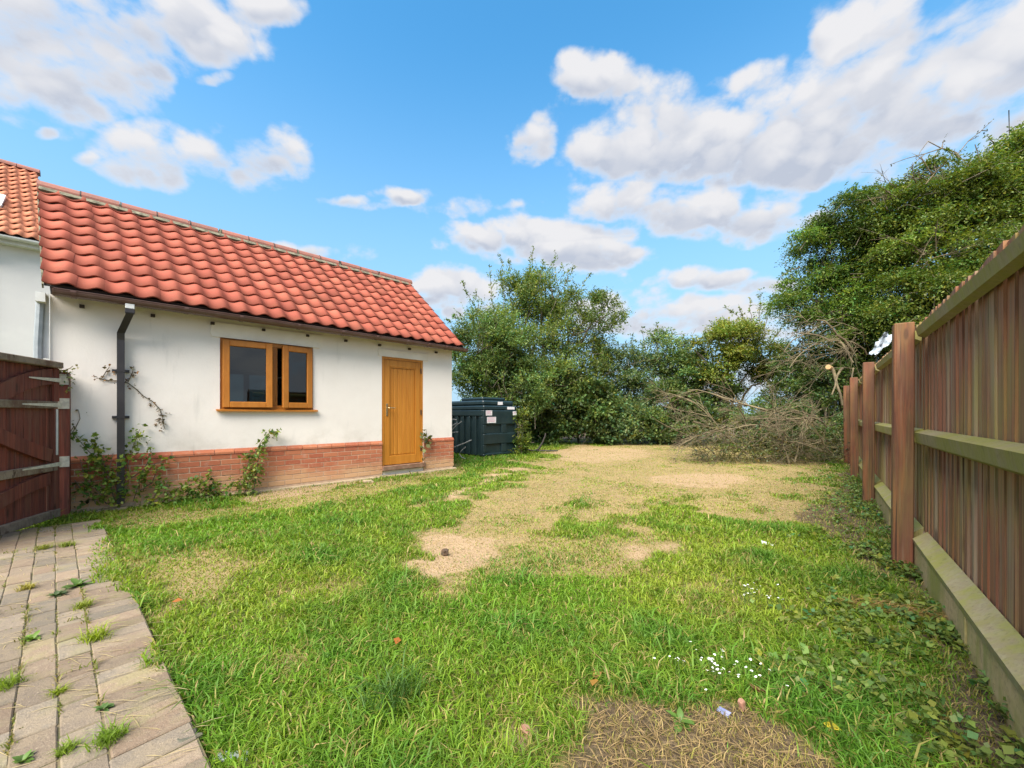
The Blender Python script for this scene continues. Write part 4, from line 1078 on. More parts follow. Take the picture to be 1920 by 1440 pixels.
sp_r = [(at(u0, v0, 9.4), at(u1, v1, 9.2), k) for (u0, v0, u1, v1, k) in [(1740, 330, 1700, 325, 14), (1800, 300, 1775, 280, 14), (1870, 280, 1850, 255, 12), (1900, 270, 1905, 240, 12), (1680, 370, 1650, 350, 12)]]
crown('tree', 'yellowish green spreading tree rising over the tall fence panel, highest on the right', 'tree', (11.2, 9.6),
      [lob(1720, 410, 9.8, 90, 75), lob(1790, 365, 9.4, 90, 75), lob(1880, 340, 9.2, 95, 78), lob(1960, 330, 9.0, 95, 85), lob(1780, 480, 9.2, 105, 80), lob(1890, 440, 9.0, 100, 80), lob(1980, 450, 9.0, 90, 90), lob(1760, 570, 9.0, 100, 80), lob(1860, 520, 8.8, 90, 80)],
      19000, (.072, .036), (0.142, 0.195, 0.036), 22, K=10, Ls=(.3, .85), droop=.40, up=.12, out=.9, gap=.33, gscale=.62, trunk_r=.24, fork=2.4, flat=.75, spikes=sp_r, var=.2, twig_frac=.015, bough=18, bare_limbs=1)
crown('shrub', 'dark shrub filling the space between the last fence posts and the dead branches', 'shrub', (8.6, 10.9),
      [lob(1560, 720, 11.2, 60, 55), lob(1610, 700, 11.4, 50, 60), lob(1550, 800, 10.6, 60, 55), lob(1500, 690, 12.0, 50, 45), lob(1640, 760, 11.2, 50, 60)], 4200, (.085, .048), GDK, 18, K=9, Ls=(.3, .6), up=.25, gap=.35, gscale=.5, trunk_r=.08, fork=.7)
# young shrub at the tank's corner
crown('shrub', 'small yellow green shrub hugging the right hand corner of the oil tank', 'shrub', (0.27, 11.0),
      [lob(980, 800, 11.0, 16, 40, .22), lob(977, 840, 11.0, 14, 22, .2)], 330, (.075, .042), (0.125, 0.165, 0.028), 23, K=7, Ls=(.12, .32), up=.7, gap=.30, gscale=.3, trunk_r=.015, fork=.3)

# ------------------------------------------------------------------ dead branches
def branching(p0, d, L, r0, depth, rr, droop=0.0, out=None, nchild=(3, 5), ang=.7):
    if out is None: out = []
    n = max(4, int(L / .12)); n = min(n, 10)
    P = [np.array(p0, float)]; d = np.array(d, float); d /= np.linalg.norm(d)
    for i in range(n - 1):
        d = d + np.array([rr.gauss(0, .10), rr.gauss(0, .10), rr.gauss(0, .10) - droop]); d /= np.linalg.norm(d)
        q = P[-1] + d * L / (n - 1)
        if q[2] < .015: q[2] = .015 + rr.random() * .02; d[2] = abs(d[2]) * .3
        P.append(q)
    out.append((np.array(P), np.linspace(r0, max(r0 * .35, .002), n)))
    if depth > 0:
        for _ in range(rr.randint(*nchild)):
            k = rr.randint(1, n - 2); dd = np.array(P[k + 1]) - P[k]; dd /= np.linalg.norm(dd)
            v = np.array([rr.gauss(0, 1), rr.gauss(0, 1), rr.gauss(0, .8)]); v /= np.linalg.norm(v)
            branching(P[k], dd + v * ang, L * rr.uniform(.35, .65), r0 * .5, depth - 1, rr, droop, out, nchild, ang)
    return out
rr = random.Random(5)
pile = thing('brush_pile', 'heap of pale cut branches and twigs lying before the trees at the fence end', 'brush pile', (*gp(1450, 866), 0))
PB = np.array([*gp(1450, 866), 0.0])
spots = [(1300, 790, 9.9, 1, .2, -.3), (1440, 770, 9.4, -.5, .3, .2), (1480, 870, 8.9, -.12, .1, 1.0), (1490, 866, 8.9, .3, .2, .9), (1440, 800, 9.2, -.9, 0, .2), (1500, 790, 9.6, -1, .2, .1),
         (1560, 850, 8.6, -.8, .1, .5), (1400, 850, 9.4, -.8, .1, .55), (1380, 860, 9.5, .5, .2, .6), (1340, 850, 9.7, -.6, .1, .5), (1520, 860, 9.0, -.5, .3, .6), (1450, 770, 9.6, .8, -.2, -.2), (1530, 780, 9.6, -.8, -.1, .1),
         (1360, 800, 9.6, -.8, -.1, -.25), (1460, 830, 9.1, .8, -.2, .2), (1400, 790, 9.4, -.6, -.3, .4), (1550, 800, 9.0, -.6, -.3, .5), (1350, 845, 9.6, .9, -.2, .1), (1420, 860, 9.0, 1, .1, .15)]
for (u, v, Yq, dx, dy, dz) in spots:
    p = at(u, v, Yq); p[2] = max(p[2], .03)
    ln = branching(p - PB, (dx, dy, dz), rr.uniform(1.1, 1.9), rr.uniform(.014, .026), 3, rr, .03, None, (3, 5), .65)
    link('branch', tubes_mesh('branch', ln, 4), M['deadwood'], pile)
tw = []
for _ in range(180):
    u = rr.uniform(1305, 1590); v = rr.uniform(770, 868) if u > 1330 else rr.uniform(835, 866); Yq = rr.uniform(8.8, 10.2)
    p = at(u, v, Yq); p[2] = abs(p[2]) * rr.uniform(.1, 1)
    branching(p - PB, (rr.gauss(-.2, 1), rr.gauss(0, .6), rr.gauss(.1, .6)), rr.uniform(.35, .9), .006, 1, rr, .05, tw, (2, 4), .8)
tag(link('twigs', tubes_mesh('twigs', tw, 3), M['twig'], pile), kind='stuff')
r = np.random.default_rng(55)
n = 1100
P0 = np.stack([at(r.uniform(1300, 1585), r.uniform(775, 862), r.uniform(8.8, 10.0)) for _ in range(n)]); P0[:, 2] = np.abs(P0[:, 2]) * r.uniform(.3, 1, n)
lv = shoot_leaves(P0 - PB, unit(r.normal(size=(n, 3))), r.uniform(.1, .3, n), 6, .06, .032, .3, (0.115, 0.115, 0.040), .3, r)
tag(link('withered_leaves', leaves_mesh('withered_leaves', *lv), M['leaf'], pile), kind='stuff')

snag = thing('dead_branches', 'tangle of broken bare brown branches hanging above the farthest fence post', 'dead branches', (*gp(1580, 870), 0))
SB = np.array([*gp(1580, 870), 0.0]); ln = []
Ys = 9.6
for (u0, v0, u1, v1, rad_) in [(1600, 660, 1530, 600, .03), (1590, 655, 1500, 625, .025), (1560, 690, 1580, 760, .04), (1580, 690, 1560, 740, .03), (1600, 690, 1600, 740, .02), (1570, 640, 1600, 680, .03), (1625, 665, 1590, 640, .022), (1540, 645, 1480, 690, .016), (1530, 615, 1470, 660, .016)]:
    a, b = at(u0, v0, Ys) - SB, at(u1, v1, Ys - .2) - SB
    ln.append(limb(a, b, rad_, rad_ * .6, 6, .05, .1, r=rr))
link('limb', tubes_mesh('limb', ln, 6), M['deadwood'], snag)
tw = []
for _ in range(70):
    u, v = rr.uniform(1480, 1620), rr.uniform(590, 700)
    if v > 700 - (u - 1465) * .0 : continue
    p = at(u, v, rr.uniform(9.0, 10.0)) - SB
    branching(p, (rr.gauss(-.7, .5), rr.gauss(0, .5), rr.gauss(.1, .5)), rr.uniform(.4, .9), .007, 1, rr, .10, tw, (3, 5), .7)
tag(link('twigs', tubes_mesh('twigs', tw, 3), M['deadwood'], snag), kind='stuff')
link('cut_face', pmesh('cut_face', *(lambda q: (q.v, q.f))(MB().tube([at(1553, 688, Ys - .35) - SB, at(1557, 690, Ys - .2) - SB], .055, 10))), mat('fresh_cut', (0.55, 0.36, 0.17), (0.45, 0.28, 0.13), 30, 0.8), snag)

bare = thing('bare_branch', 'leafless branch sticking out of the tree top against the clouds', 'branch', tuple(at(1800, 300, 9.3)))
BB = at(1800, 300, 9.3); ln = []
for pts in ([(1800, 300), (1790, 285), (1765, 278), (1735, 288), (1700, 297), (1670, 308)], [(1765, 278), (1740, 265), (1725, 285), (1722, 292)], [(1735, 288), (1715, 305), (1702, 322)], [(1795, 290), (1815, 265), (1840, 245), (1860, 226)], [(1840, 245), (1852, 244)], [(1765, 279), (1770, 262)], [(1815, 265), (1835, 255)], [(1760, 280), (1748, 300), (1738, 312)]):
    P = np.array([at(u, v, 9.3) for u, v in pts]) - BB
    ln.append((P, np.linspace(.020 if len(pts) > 4 else .012, .005, len(pts))))
link('twig', tubes_mesh('twig', ln, 5), M['bark'], bare)
r = np.random.default_rng(66)
P0 = np.concatenate([P[1:] for P, _ in ln]); P0 = P0[r.integers(0, len(P0), 16)] + r.normal(size=(16, 3)) * .02
link('leaves', leaves_mesh('leaves', *shoot_leaves(P0, unit(r.normal(size=(16, 3))), np.full(16, .10), 4, .05, .028, .2, (0.09, 0.085, 0.03), .2, r)), M['leaf'], bare)

# dead twigs caught in the right hand trees
for i, (u, v, w_, lab) in enumerate([(1690, 385, 70, 'dry bare twigs caught high in the left part of the spreading tree'), (1735, 345, 40, 'forked pale dead branch standing in the top of the spreading tree'), (1725, 490, 70, 'pale bent dead branch low in the spreading tree, just over the fence')]):
    Yt = 8.9 if i else 9.9
    o = thing('dead_branches', lab, 'dead branches', tuple(at(u, v, Yt))); ln = []
    for _ in range(5): branching((rr.uniform(-.2, .2), rr.uniform(-.2, .1), rr.uniform(-.2, .2)), (rr.gauss(-.4, .8), -.3, rr.gauss(.2, .6)), w_ / F * Yt * rr.uniform(.8, 1.3), .014, 2, rr, .02, ln, (2, 4), .6)
    link('twigs', tubes_mesh('twigs', ln, 4), M['deadwood'], o)

# ------------------------------------------------------------------ oil tank
tp = gp(907, 858); tp = np.array([-0.74, 10.25])
tank = thing('oil_tank', 'dark green plastic heating oil tank with white stickers beside the outbuilding', 'oil tank', (*tp, 0), math.atan2(DV[1], DV[0]))
TL, TD = 1.28, 1.9                        # x along the far direction (right hand face is y=0), y>0 runs to the left
def bevel_box_obj(name, a, b, bev, m, parent): return MB().box(a, b, bev).obj(name, m, parent)
# right-hand face with recesses: built as a frame of solid pieces proud of a set-back core
core = MB().box((0.05, 0.05, 0.02), (TL - .05, TD - .05, 1.22), .02).obj('body', M['tank'], tank)
for z0, z1 in ((0.03, .10), (.335, .62), (.855, 1.235)):
    bevel_box_obj('moulded_band', (0.0, 0.0, z0), (TL, .06, z1), .018, M['tank'], tank)
for x0, x1 in ((0.0, .10), (.66, .84), (1.18, TL)):
    for z0, z1 in ((.101, .334), (.621, .854)):
        bevel_box_obj('moulded_rib', (x0, .004, z0), (x1, .058, z1), .010, M['tank'], tank)
for k in range(7):
    y0 = .062 + k * .26
    bevel_box_obj('moulded_rib', (0.004, y0, .03), (.06, y0 + .14, 1.08), .025, M['tank'], tank)
bevel_box_obj('moulded_band', (0.0, .061, 1.081), (.07, TD, 1.235), .015, M['tank'], tank)
bevel_box_obj('shoulder', (.02, .02, 1.236), (TL - .02, TD - .02, 1.36), .03, M['tank'], tank)
bevel_box_obj('shoulder', (.05, .08, 1.361), (TL - .08, TD - .08, 1.50), .04, M['tank'], tank)
bevel_box_obj('lid', (.18, .25, 1.501), (TL - .25, 1.2, 1.59), .03, M['tank'], tank)
def sticker(x0, x1, z0, z1, y, lines=0):
    MB().box((x0, y - .003, z0), (x1, y + .002, z1)).obj('sticker', M['sticker'], tank)
    for k in range(lines):
        zz_ = z1 - (k + .8) * (z1 - z0) / (lines + .8)
        MB().box((x0 + .02, y - .0045, zz_), (x1 - .03 - .02 * (k % 2), y - .0031, zz_ + (z1 - z0) / (lines + 1) * .35)).obj('print', M['print'], tank)
sticker(.08, .30, 1.10, 1.23, -.001, 3)
sticker(.12, .44, .90, 1.06, -.001, 4)
sticker(.88, 1.16, 1.262, 1.335, .018)
sticker(1.08, 1.22, 1.10, 1.21, -.001, 1)
sticker(.58, .76, 1.385, 1.47, .078)

# scrap beside the tank
scrap = thing('metal_frame', 'bent grey metal tubes leaning between the outbuilding corner and the oil tank', 'metal frame', (*gp(858, 862), 0))
SBp = np.array([*gp(858, 862), 0.0]); Yq = SBp[1]
sm_ = MB()
for pts, rad_ in (([(846, 808), (856, 797), (866, 790)], .012), ([(846, 811), (859, 810)], .014), ([(850, 839), (868, 832), (884, 825)], .016), ([(873, 838), (864, 846), (861, 851), (865, 857), (874, 861)], .012), ([(846, 786), (856, 787), (857, 793), (848, 798)], .018)):
    sm_.tube(np.array([at(u, v, Yq) for u, v in pts]) - SBp + np.array([0, 0, .0]), rad_, 6)
sm_.obj('tube', M['steel'], scrap)
log = thing('broken_branch', 'black broken branch lying bent on the grass right of the oil tank', 'branch', (*gp(1008, 847), 0))
LB = np.array([*gp(1008, 847), 0.0]); Yq = LB[1]; ln = []
for pts, rad_ in (([(972, 838), (985, 842), (1000, 846), (1008, 846)], .03), ([(1002, 847), (1010, 842), (1017, 830), (1022, 818), (1023, 812)], .035), ([(1006, 846), (1020, 845), (1035, 848), (1046, 847)], .028)):
    P = np.array([at(u, v, Yq) for u, v in pts]) - LB; P[:, 2] = np.maximum(P[:, 2], .03); ln.append((P, np.linspace(rad_, rad_ * .6, len(P))))
link('limb', tubes_mesh('limb', ln, 6), M['black'], log)
# polythene snagged behind the fence
r = np.random.default_rng(9)
pc = at(1652, 646, 6.6)
bag = thing('polythene_sheet', 'crumpled white polythene sheet snagged above the fence between two posts', 'plastic sheet', tuple(pc))
nu, nv_ = 14, 12; V = []
for j in range(nv_):
    for i in range(nu):
        a, b = i / (nu - 1) - .5, j / (nv_ - 1) - .5
        x = a * (.13 + .12 * b) + b * .24; z = b * .36 - .08 * a
        yv = .03 * math.sin(a * 7 + b * 4) + .02 * math.cos(b * 9 + a * 4) + r.normal() * .008
        V.append((x + .02 * math.sin(b * 17), yv, z + .012 * r.normal()))
link('sheet', pmesh('sheet', V, [(j * nu + i, j * nu + i + 1, (j + 1) * nu + i + 1, (j + 1) * nu + i) for j in range(nv_ - 1) for i in range(nu - 1)], True), M['poly'], bag)

# ------------------------------------------------------------------ climbers on the shed wall
def climber(name, label, cat, stems, lf, col, seed, per=26, Lf=.05, stem_mat='bark', K=3, ls=(.05, .14), offs=.04, group=None):
    """stems: lists of (u, v) seen on the wall; everything is placed on the shed's wall plane"""
    r = np.random.default_rng(seed)
    def onwall(u, v, off):
        t = (u - U0) / F; c = CORNER + NV * off
        s = (c[0] - t * c[1]) / (DV[0] - t * DV[1]); p = c - s * DV
        return np.array([p[0], p[1], EYE + (V0 - v) / F * p[1]])
    base = onwall(*stems[0][0], offs); base[2] = 0
    root = thing(name, label, cat, tuple(base), 0, group); ln = []; P0 = []
    for st in stems:
        P = np.array([onwall(u, v, offs + (.06 if v > 840 else 0)) for u, v in st]) - base; P[:, 2] = np.maximum(P[:, 2], .0)
        ln.append((P, np.linspace(.007, .003, len(P))))
        seg = np.linalg.norm(np.diff(P, axis=0), axis=1); n = max(3, int(seg.sum() * per))
        tt = r.random(n) * (len(P) - 1); i = tt.astype(int); f = (tt - i)[:, None]
        P0.append(P[i] * (1 - f) + P[i + 1] * f + r.normal(size=(n, 3)) * .022)
    P0 = np.concatenate(P0); n = len(P0)
    D = unit(r.normal(size=(n, 3)) * .8 + np.array([NV[0], NV[1], .1]) * .6)
    link('stem', tubes_mesh('stem', ln, 4), M[stem_mat], root)
    link('leaves', leaves_mesh('leaves', *shoot_leaves(P0, D, r.uniform(*ls, n), K, Lf, Lf * .72, .4, col, .2, r, flat=.25)), M['leaf'], root)
climber('climbing_plant', 'green creeper covering the foot of the dark downpipe on the white wall', 'climber',
        [[(215, 940), (205, 900), (190, 870), (165, 845), (135, 810)], [(235, 930), (240, 870), (250, 835), (262, 805)], [(220, 930), (200, 880), (180, 840), (168, 825)], [(180, 945), (160, 900), (150, 860)], [(200, 945), (175, 910), (160, 880)], [(215, 900), (205, 880), (212, 850)],
         [(250, 940), (262, 900), (290, 870), (330, 855)], [(240, 900), (270, 880), (285, 850), (280, 840)], [(255, 925), (285, 905), (295, 880)], [(165, 930), (150, 915), (140, 900)], [(195, 930), (200, 905), (195, 880)]],
        0, (0.165, 0.225, 0.036), 31, per=34, Lf=.058, K=4, ls=(.05, .16))
climber('climbing_plant', 'leafy weeds and bindweed sprawling along the brick plinth under the window', 'climber',
        [[(300, 945), (320, 925), (350, 905), (385, 895)], [(330, 945), (360, 920), (400, 890)], [(380, 940), (400, 915), (390, 895)], [(400, 940), (425, 915), (440, 900)], [(280, 945), (300, 915), (310, 900)], [(350, 945), (380, 925), (420, 925)]],
        0, (0.17, 0.235, 0.036), 32, per=72, Lf=.055, K=4, ls=(.05, .18), offs=.09)
climber('climbing_plant', 'bushy weed climbing the brick plinth between window and door', 'climber',
        [[(458, 930), (465, 900), (475, 870), (480, 845)], [(475, 925), (480, 890), (485, 860), (488, 832)], [(480, 845), (492, 825), (505, 812), (525, 810)], [(450, 920), (462, 880), (470, 850)]],
        0, (0.16, 0.215, 0.04), 33, per=60, Lf=.055, K=4, ls=(.05, .16), offs=.07)
climber('withered_vine', 'withered brown vine trailing over the white wall across the dark downpipe', 'climber',
        [[(185, 709), (200, 713), (218, 714), (240, 718), (256, 730), (268, 742), (285, 752), (298, 765), (304, 778), (306, 795), (309, 805)], [(192, 708), (200, 695), (205, 688)], [(240, 716), (248, 700), (251, 686)], [(300, 778), (312, 779)], [(298, 785), (290, 788)]],
        0, (0.17, 0.10, 0.045), 34, per=34, Lf=.034, K=3, ls=(.02, .07), offs=.012)
climber('climbing_plant', 'sprig of creeper on the white wall just right of the gatepost', 'climber',
        [[(133, 815), (140, 805), (150, 785), (147, 768)], [(130, 812), (138, 800)]], 0, (0.13, 0.125, 0.035), 35, per=30, Lf=.035, ls=(.03, .07), offs=.012)
climber('climbing_plant', 'ivy growing over the top of the dark red gatepost', 'climber',
        [[(104, 700), (112, 695), (122, 694), (132, 690), (137, 686)], [(126, 697), (130, 715), (129, 735)], [(104, 695), (102, 688)]], 0, (0.13, 0.155, 0.04), 36, per=50, Lf=.035, ls=(.02, .06), offs=.19)
climber('weed', 'long leaved weed growing up beside the right edge of the wooden door', 'plant',
        [[(793, 865), (795, 840), (798, 820), (800, 805)], [(797, 830), (806, 822), (812, 823)], [(797, 832), (790, 818)]], 0, (0.15, 0.15, 0.04), 37, per=14, Lf=.12, K=2, ls=(.03, .08), offs=.07)

# ------------------------------------------------------------------ grass
def blades(x, y, h, wd, lean, col, r, z=None, flat=False):
    n = len(x); a = r.random(n) * 2 * np.pi; b = r.random(n) * 2 * np.pi
    dirv = np.stack([np.cos(b), np.sin(b), np.zeros(n)], 1); side = np.stack([np.cos(a), np.sin(a), np.zeros(n)], 1) * (wd / 2)[:, None]
    z = np.where((pave_w(x, y) > .0) & (pave_t(x, y) < PAVE_END) & (pave_w(x, y) < 2), .030, hz(x, y) - .004) if z is None else z
    B = np.stack([x, y, z], 1); up = np.array([0, 0, 1.0])
    mid = B + up * (h * .58)[:, None] + dirv * (h * lean * .28)[:, None]
    tip = B + up * (h * (1 - .35 * lean))[:, None] + dirv * (h * lean * .95)[:, None]
    V = np.empty((n, 5, 3), np.float32)
    V[:, 0] = B - side; V[:, 1] = B + side; V[:, 2] = mid + side * .75; V[:, 3] = mid - side * .75; V[:, 4] = tip
    base = (np.arange(n) * 5)[:, None]
    loops = (base + np.array([0, 1, 2, 3, 3, 2, 4])[None]).ravel()
    starts = ((np.arange(n) * 7)[:, None] + np.array([0, 4])[None]).ravel()
    return V.reshape(-1, 3), loops, starts, np.repeat(col, 5, axis=0)
def join_blades(parts):
    Vs, Ls, Ss, Cs = [], [], [], []; vo = lo = 0
    for V, L, S, C in parts: Vs.append(V); Ls.append(L + vo); Ss.append(S + lo); Cs.append(C); vo += len(V); lo += len(L)
    return np.concatenate(Vs), np.concatenate(Ls), np.concatenate(Ss), np.concatenate(Cs)

r = np.random.default_rng(101)
def shed_in(x, y, m=0.0):
    dx, dy = x - CORNER[0], y - CORNER[1]
    s = -(dx * DV[0] + dy * DV[1]); o = dx * NV[0] + dy * NV[1]
    return (s > -.05 - m) & (s < 5.6) & (o < .09 + m) & (o > -4.3)
def sample(y0, y1, dens):
    yy = np.linspace(y0, y1, 200); wgt = dens(yy) * (2.95 * yy + .8); tot = np.trapz(wgt, yy)
    n = int(tot); cdf = np.cumsum(wgt); cdf /= cdf[-1]
    y = np.interp(r.random(n), cdf, yy); x = (r.random(n) * 2 - 1) * (1.475 * y + .4)
    return x, y
def lawn_part(y0, y1, dens, wscale):
    x, y = sample(y0, y1, dens)
    pw_, pt_ = pave_w(x, y), pave_t(x, y)
    edge = np.clip((fbm2(x * 3.2, y * 3.2, 3) - .47) * .75, -.02, .13) + .05 * np.exp(-((pt_ - 2.3) / 1.0) ** 2)
    ok = ~((pw_ > edge * (.3 + .7 * r.random(len(x)))) & (pt_ < PAVE_END + .05)) & ~shed_in(x, y, -.02)
    fb = (x - FP[0]) * FN[0] + (y - FP[1]) * FN[1]
    ok &= fb > -.10
    x, y = x[ok], y[ok]; fb = fb[ok]
    dry, bare, lit, straw = masks(x, y)
    tuft = fbm2(x * 2.6 + 50, y * 2.6, 4); pat = fbm2(x * .8 + 9, y * .8 + 4, 3)
    lush = np.clip(1 - dry * 1.0 - bare - lit * .85 - straw, 0, 1)
    keep = r.random(len(x)) < np.clip(lush * 1.0 + .62 * dry * (1 - bare) + .16 * bare + .10 * lit + .12, 0.03, 1) * (.55 + .9 * tuft)
    x, y, dry, bare, lit, lush, tuft, pat, straw = [q[keep] for q in (x, y, dry, bare, lit, lush, tuft, pat, straw)]
    n = len(x)
    h = .50 * (.035 + .080 * np.clip(lush, 0, 1) * (tuft ** 1.4) * 1.9) * (.55 + .9 * r.random(n)) + .012
    h *= np.where(r.random(n) < .03, 1.8, 1.0) * np.where(dry > .5, .62, 1)
    straw_b = r.random(n) < np.clip(.11 + .54 * dry + .4 * bare + .5 * lit + straw, 0, .97)
    g = np.array([0.145, 0.272, 0.020]); yl = np.array([0.255, 0.315, 0.030]); dk = np.array([0.070, 0.190, 0.022]); st_ = np.array([0.38, 0.285, 0.12]); ol = np.array([0.28, 0.255, 0.062])
    mixv = np.clip((pat - .5) * 2.4 + .45 + r.normal(size=n) * .22, 0, 1)[:, None]
    mixt = np.clip((tuft - .5) * 2.2 + .2 + r.normal(size=n) * .15, 0, .8)[:, None]
    c = (g * (1 - mixv) + yl * mixv) * (1 - mixt) + dk * mixt
    c2 = np.where((r.random(n) < .3 + .4 * (1 - dry))[:, None], ol, st_)
    c = np.where(straw_b[:, None], c2, c) * (.75 + .5 * r.random(n))[:, None]
    wd = (.0042 + .004 * lush) * wscale(y) * (.7 + .6 * r.random(n))
    return blades(x, y, h, wd, .45 + .9 * r.random(n), c, r)
parts = [lawn_part(0.8, 18.0, lambda q: 20000 / (1 + (q / 1.8) ** 2) ** .86, lambda y: .45 + .23 * y)]
V, L, S, C = join_blades(parts)
tag(link('grass', quick_mesh('grass', V, L, S, C), M['grass']), kind='stuff')
print('grass blades', len(V) // 5)

# flat straw and dead stems on the thatch
n = 8000
x = np.concatenate([r.uniform(.05, 1.5, n // 2), r.uniform(-3, 5, n // 2)]); y = np.concatenate([r.uniform(1.15, 1.9, n // 2), r.uniform(1.4, 6.5, n // 2)])
dry, bare_, lit, straw = masks(x, y); kp = (r.random(n) < np.clip(straw + .55 * dry + .15 * lit + .1 * bare_ + .04, 0, 1)) & (pave_w(x, y) < 0); x, y = x[kp], y[kp]; n = len(x)
a = r.random(n) * 2 * np.pi; ln_ = r.uniform(.03, .10, n)
A = unit(np.stack([np.cos(a), np.sin(a), r.uniform(-.05, .25, n)], 1)); P = np.stack([x, y, hz(x, y) + .006 + r.random(n) * .012], 1)
cst = np.array([0.43, 0.30, 0.14]) * r.uniform(.30, 1.15, n)[:, None]
tag(link('straw', leaves_mesh('straw', P, A, np.tile([0, 0, 1.0], (n, 1)), ln_, np.full(n, .0019) + .0009 * y, cst, 0), M['grass']), kind='stuff')

n = 15000
t = r.uniform(-.6, PAVE_END, n); lane = r.integers(0, 9, n); w_ = np.where(lane == 0, -.004, .2065 + (lane - 1) * .1055) + r.normal(size=n) * .006
cross = r.random(n) < .35
t = np.where(cross, np.round(t / .106) * .106 + r.normal(size=n) * .004, t); w_ = np.where(cross, w_ + r.uniform(0, .1, n), w_)
P = PE[None] + PD[None] * t[:, None] + PW[None] * w_[:, None]
kp = (fbm2(P[:, 0] * 3 + 5, P[:, 1] * 3, 4) > .43) & (P[:, 1] > .9); P = P[kp]; n = len(P)
V, L, S, C = blades(P[:, 0], P[:, 1], r.uniform(.003, .014, n) * np.where(fbm2(P[:, 0] * 9 + 2, P[:, 1] * 9, 3) > .60, 3.2, 1), np.full(n, .0055), r.uniform(.4, 1.4, n), np.where((r.random(n) < .45)[:, None], np.array([.30, .24, .10]), np.array([.17, .20, .035])) * r.uniform(.6, 1.2, n)[:, None], r, z=np.full(n, .0315))
tag(link('joint_moss', quick_mesh('joint_moss', V, L, S, C), M['grass']), kind='stuff')

# ground cover along the fence foot
n = 2600
q = r.random(n); tt = -1.6 + 7.0 * r.random(n) ** 1.5; off = .02 + np.abs(r.normal(size=n)) * .30
P2 = FP[None] + FD[None] * tt[:, None] + FN[None] * (off - .10)[:, None]
n2 = 700
e2 = np.stack([r.uniform(1.1, 2.2, n2), r.uniform(1.15, 1.8, n2)], 1)
P2 = np.concatenate([P2, e2]); x, y = P2[:, 0], P2[:, 1]
kp = ((x - FP[0]) * FN[0] + (y - FP[1]) * FN[1] > -.09) & (fbm2(x * 3.5 + 8, y * 3.5, 3) > .42) & (y > .7); x, y = x[kp], y[kp]; n = len(x)
P0 = np.stack([x, y, hz(x, y) + r.random(n) * .045], 1)
D = unit(np.stack([r.normal(size=n), r.normal(size=n), .35 + .4 * r.random(n)], 1))
lv = shoot_leaves(P0, D, r.uniform(.03, .11, n), 4, .034, .028, .2, (0.140, 0.195, 0.040), .22, r, flat=.9)
tag(link('ground_ivy', leaves_mesh('ground_ivy', *lv), M['leaf']), 'low green leaves carpeting the ground along the foot of the fence', 'ground cover', kind='stuff')

# single weeds and tufts
def weed(u, v, label, kind, seed, size=.1, col=(0.10, 0.17, 0.028), group=None, z0=0.034, name='weed'):
    r = np.random.default_rng(seed); p = gp(u, v, z0)
    o = thing(name, label, 'weed' if name == 'weed' else name.replace('_', ' '), (p[0], p[1], z0), 0, group)
    if kind == 'tuft':
        n = 150; x = r.normal(size=n) * size * .22; y = r.normal(size=n) * size * .22
        c = np.array(col) * np.array([1.35, 1.2, 1.0]) * r.uniform(.7, 1.4, n)[:, None]
        V, L, S, C = blades(x, y, r.uniform(.4, 1.1, n) * size, np.full(n, .0045), r.uniform(.5, 1.4, n), c, r, z=np.full(n, -.01))
        link('leaves', quick_mesh('leaves', V, L, S, C), M['grass'], o)
    else:
        n = 15; a = np.arange(n) * 2.4 + r.normal(size=n) * .25; el_ = r.uniform(.10, .85, n)
        A = np.stack([np.cos(a) * np.cos(el_), np.sin(a) * np.cos(el_), np.sin(el_)], 1)
        N_ = unit(np.stack([-np.cos(a) * np.sin(el_), -np.sin(a) * np.sin(el_), np.cos(el_)], 1) + r.normal(size=(n, 3)) * .18)
        link('leaves', oval_leaves('leaves', A, N_, r.uniform(.45, 1.0, n) * size, r.uniform(.30, .45, n) * size, np.array(col) * r.uniform(.7, 1.5, n)[:, None]), M['leaf'], o)
    return o
pw = 'weeds in the paving joints'
weed(145, 1100, 'broad leaved rosette weed in the paving, largest there', 'ros', 1, .085, (0.085, 0.145, 0.03), pw)
weed(105, 1118, 'flat grey green weed just below the big rosette on the paving', 'ros', 2, .07, (0.085, 0.125, 0.05), pw)
weed(178, 1200, 'bright yellow green grass tuft in the paving beside the lawn', 'tuft', 3, .10, (0.17, 0.24, 0.02), pw, name='grass_tuft')
weed(60, 1200, 'single tall two leaved seedling on the left of the paving', 'ros', 4, .06, (0.12, 0.2, 0.03), pw)
weed(155, 1140, 'small pale tuft right of the flat grey green weed', 'tuft', 5, .075, (0.15, 0.2, 0.03), pw, name='grass_tuft')
weed(205, 1390, 'thick grass tuft in the wide joint near the bottom of the paving', 'tuft', 6, .085, (0.11, 0.19, 0.025), pw, name='grass_tuft')
weed(110, 1300, 'tiny tuft in the middle of the nearer paving', 'tuft', 7, .045, (0.15, 0.21, 0.02), pw, name='grass_tuft')
weed(12, 1290, 'grass tuft at the left edge of the paving', 'tuft', 8, .08, (0.13, 0.2, 0.03), pw, name='grass_tuft')
weed(125, 1025, 'short tuft on the paving near the gate', 'tuft', 9, .08, (0.13, 0.18, 0.03), pw, name='grass_tuft')
weed(85, 1030, 'thin tuft on the paving close to the foot of the gate', 'tuft', 10, .08, (0.15, 0.18, 0.04), pw, name='grass_tuft')
weed(125, 1410, 'low tuft at the bottom of the paving between two joints', 'tuft', 11, .05, (0.12, 0.19, 0.025), pw, name='grass_tuft')
weed(42, 1430, 'leafy sprout at the bottom left corner of the paving', 'ros', 12, .04, (0.09, 0.16, 0.03), pw)
weed(50, 1105, 'dry looking pale tuft on the left of the paving', 'tuft', 13, .07, (0.24, 0.23, 0.07), pw, name='grass_tuft')
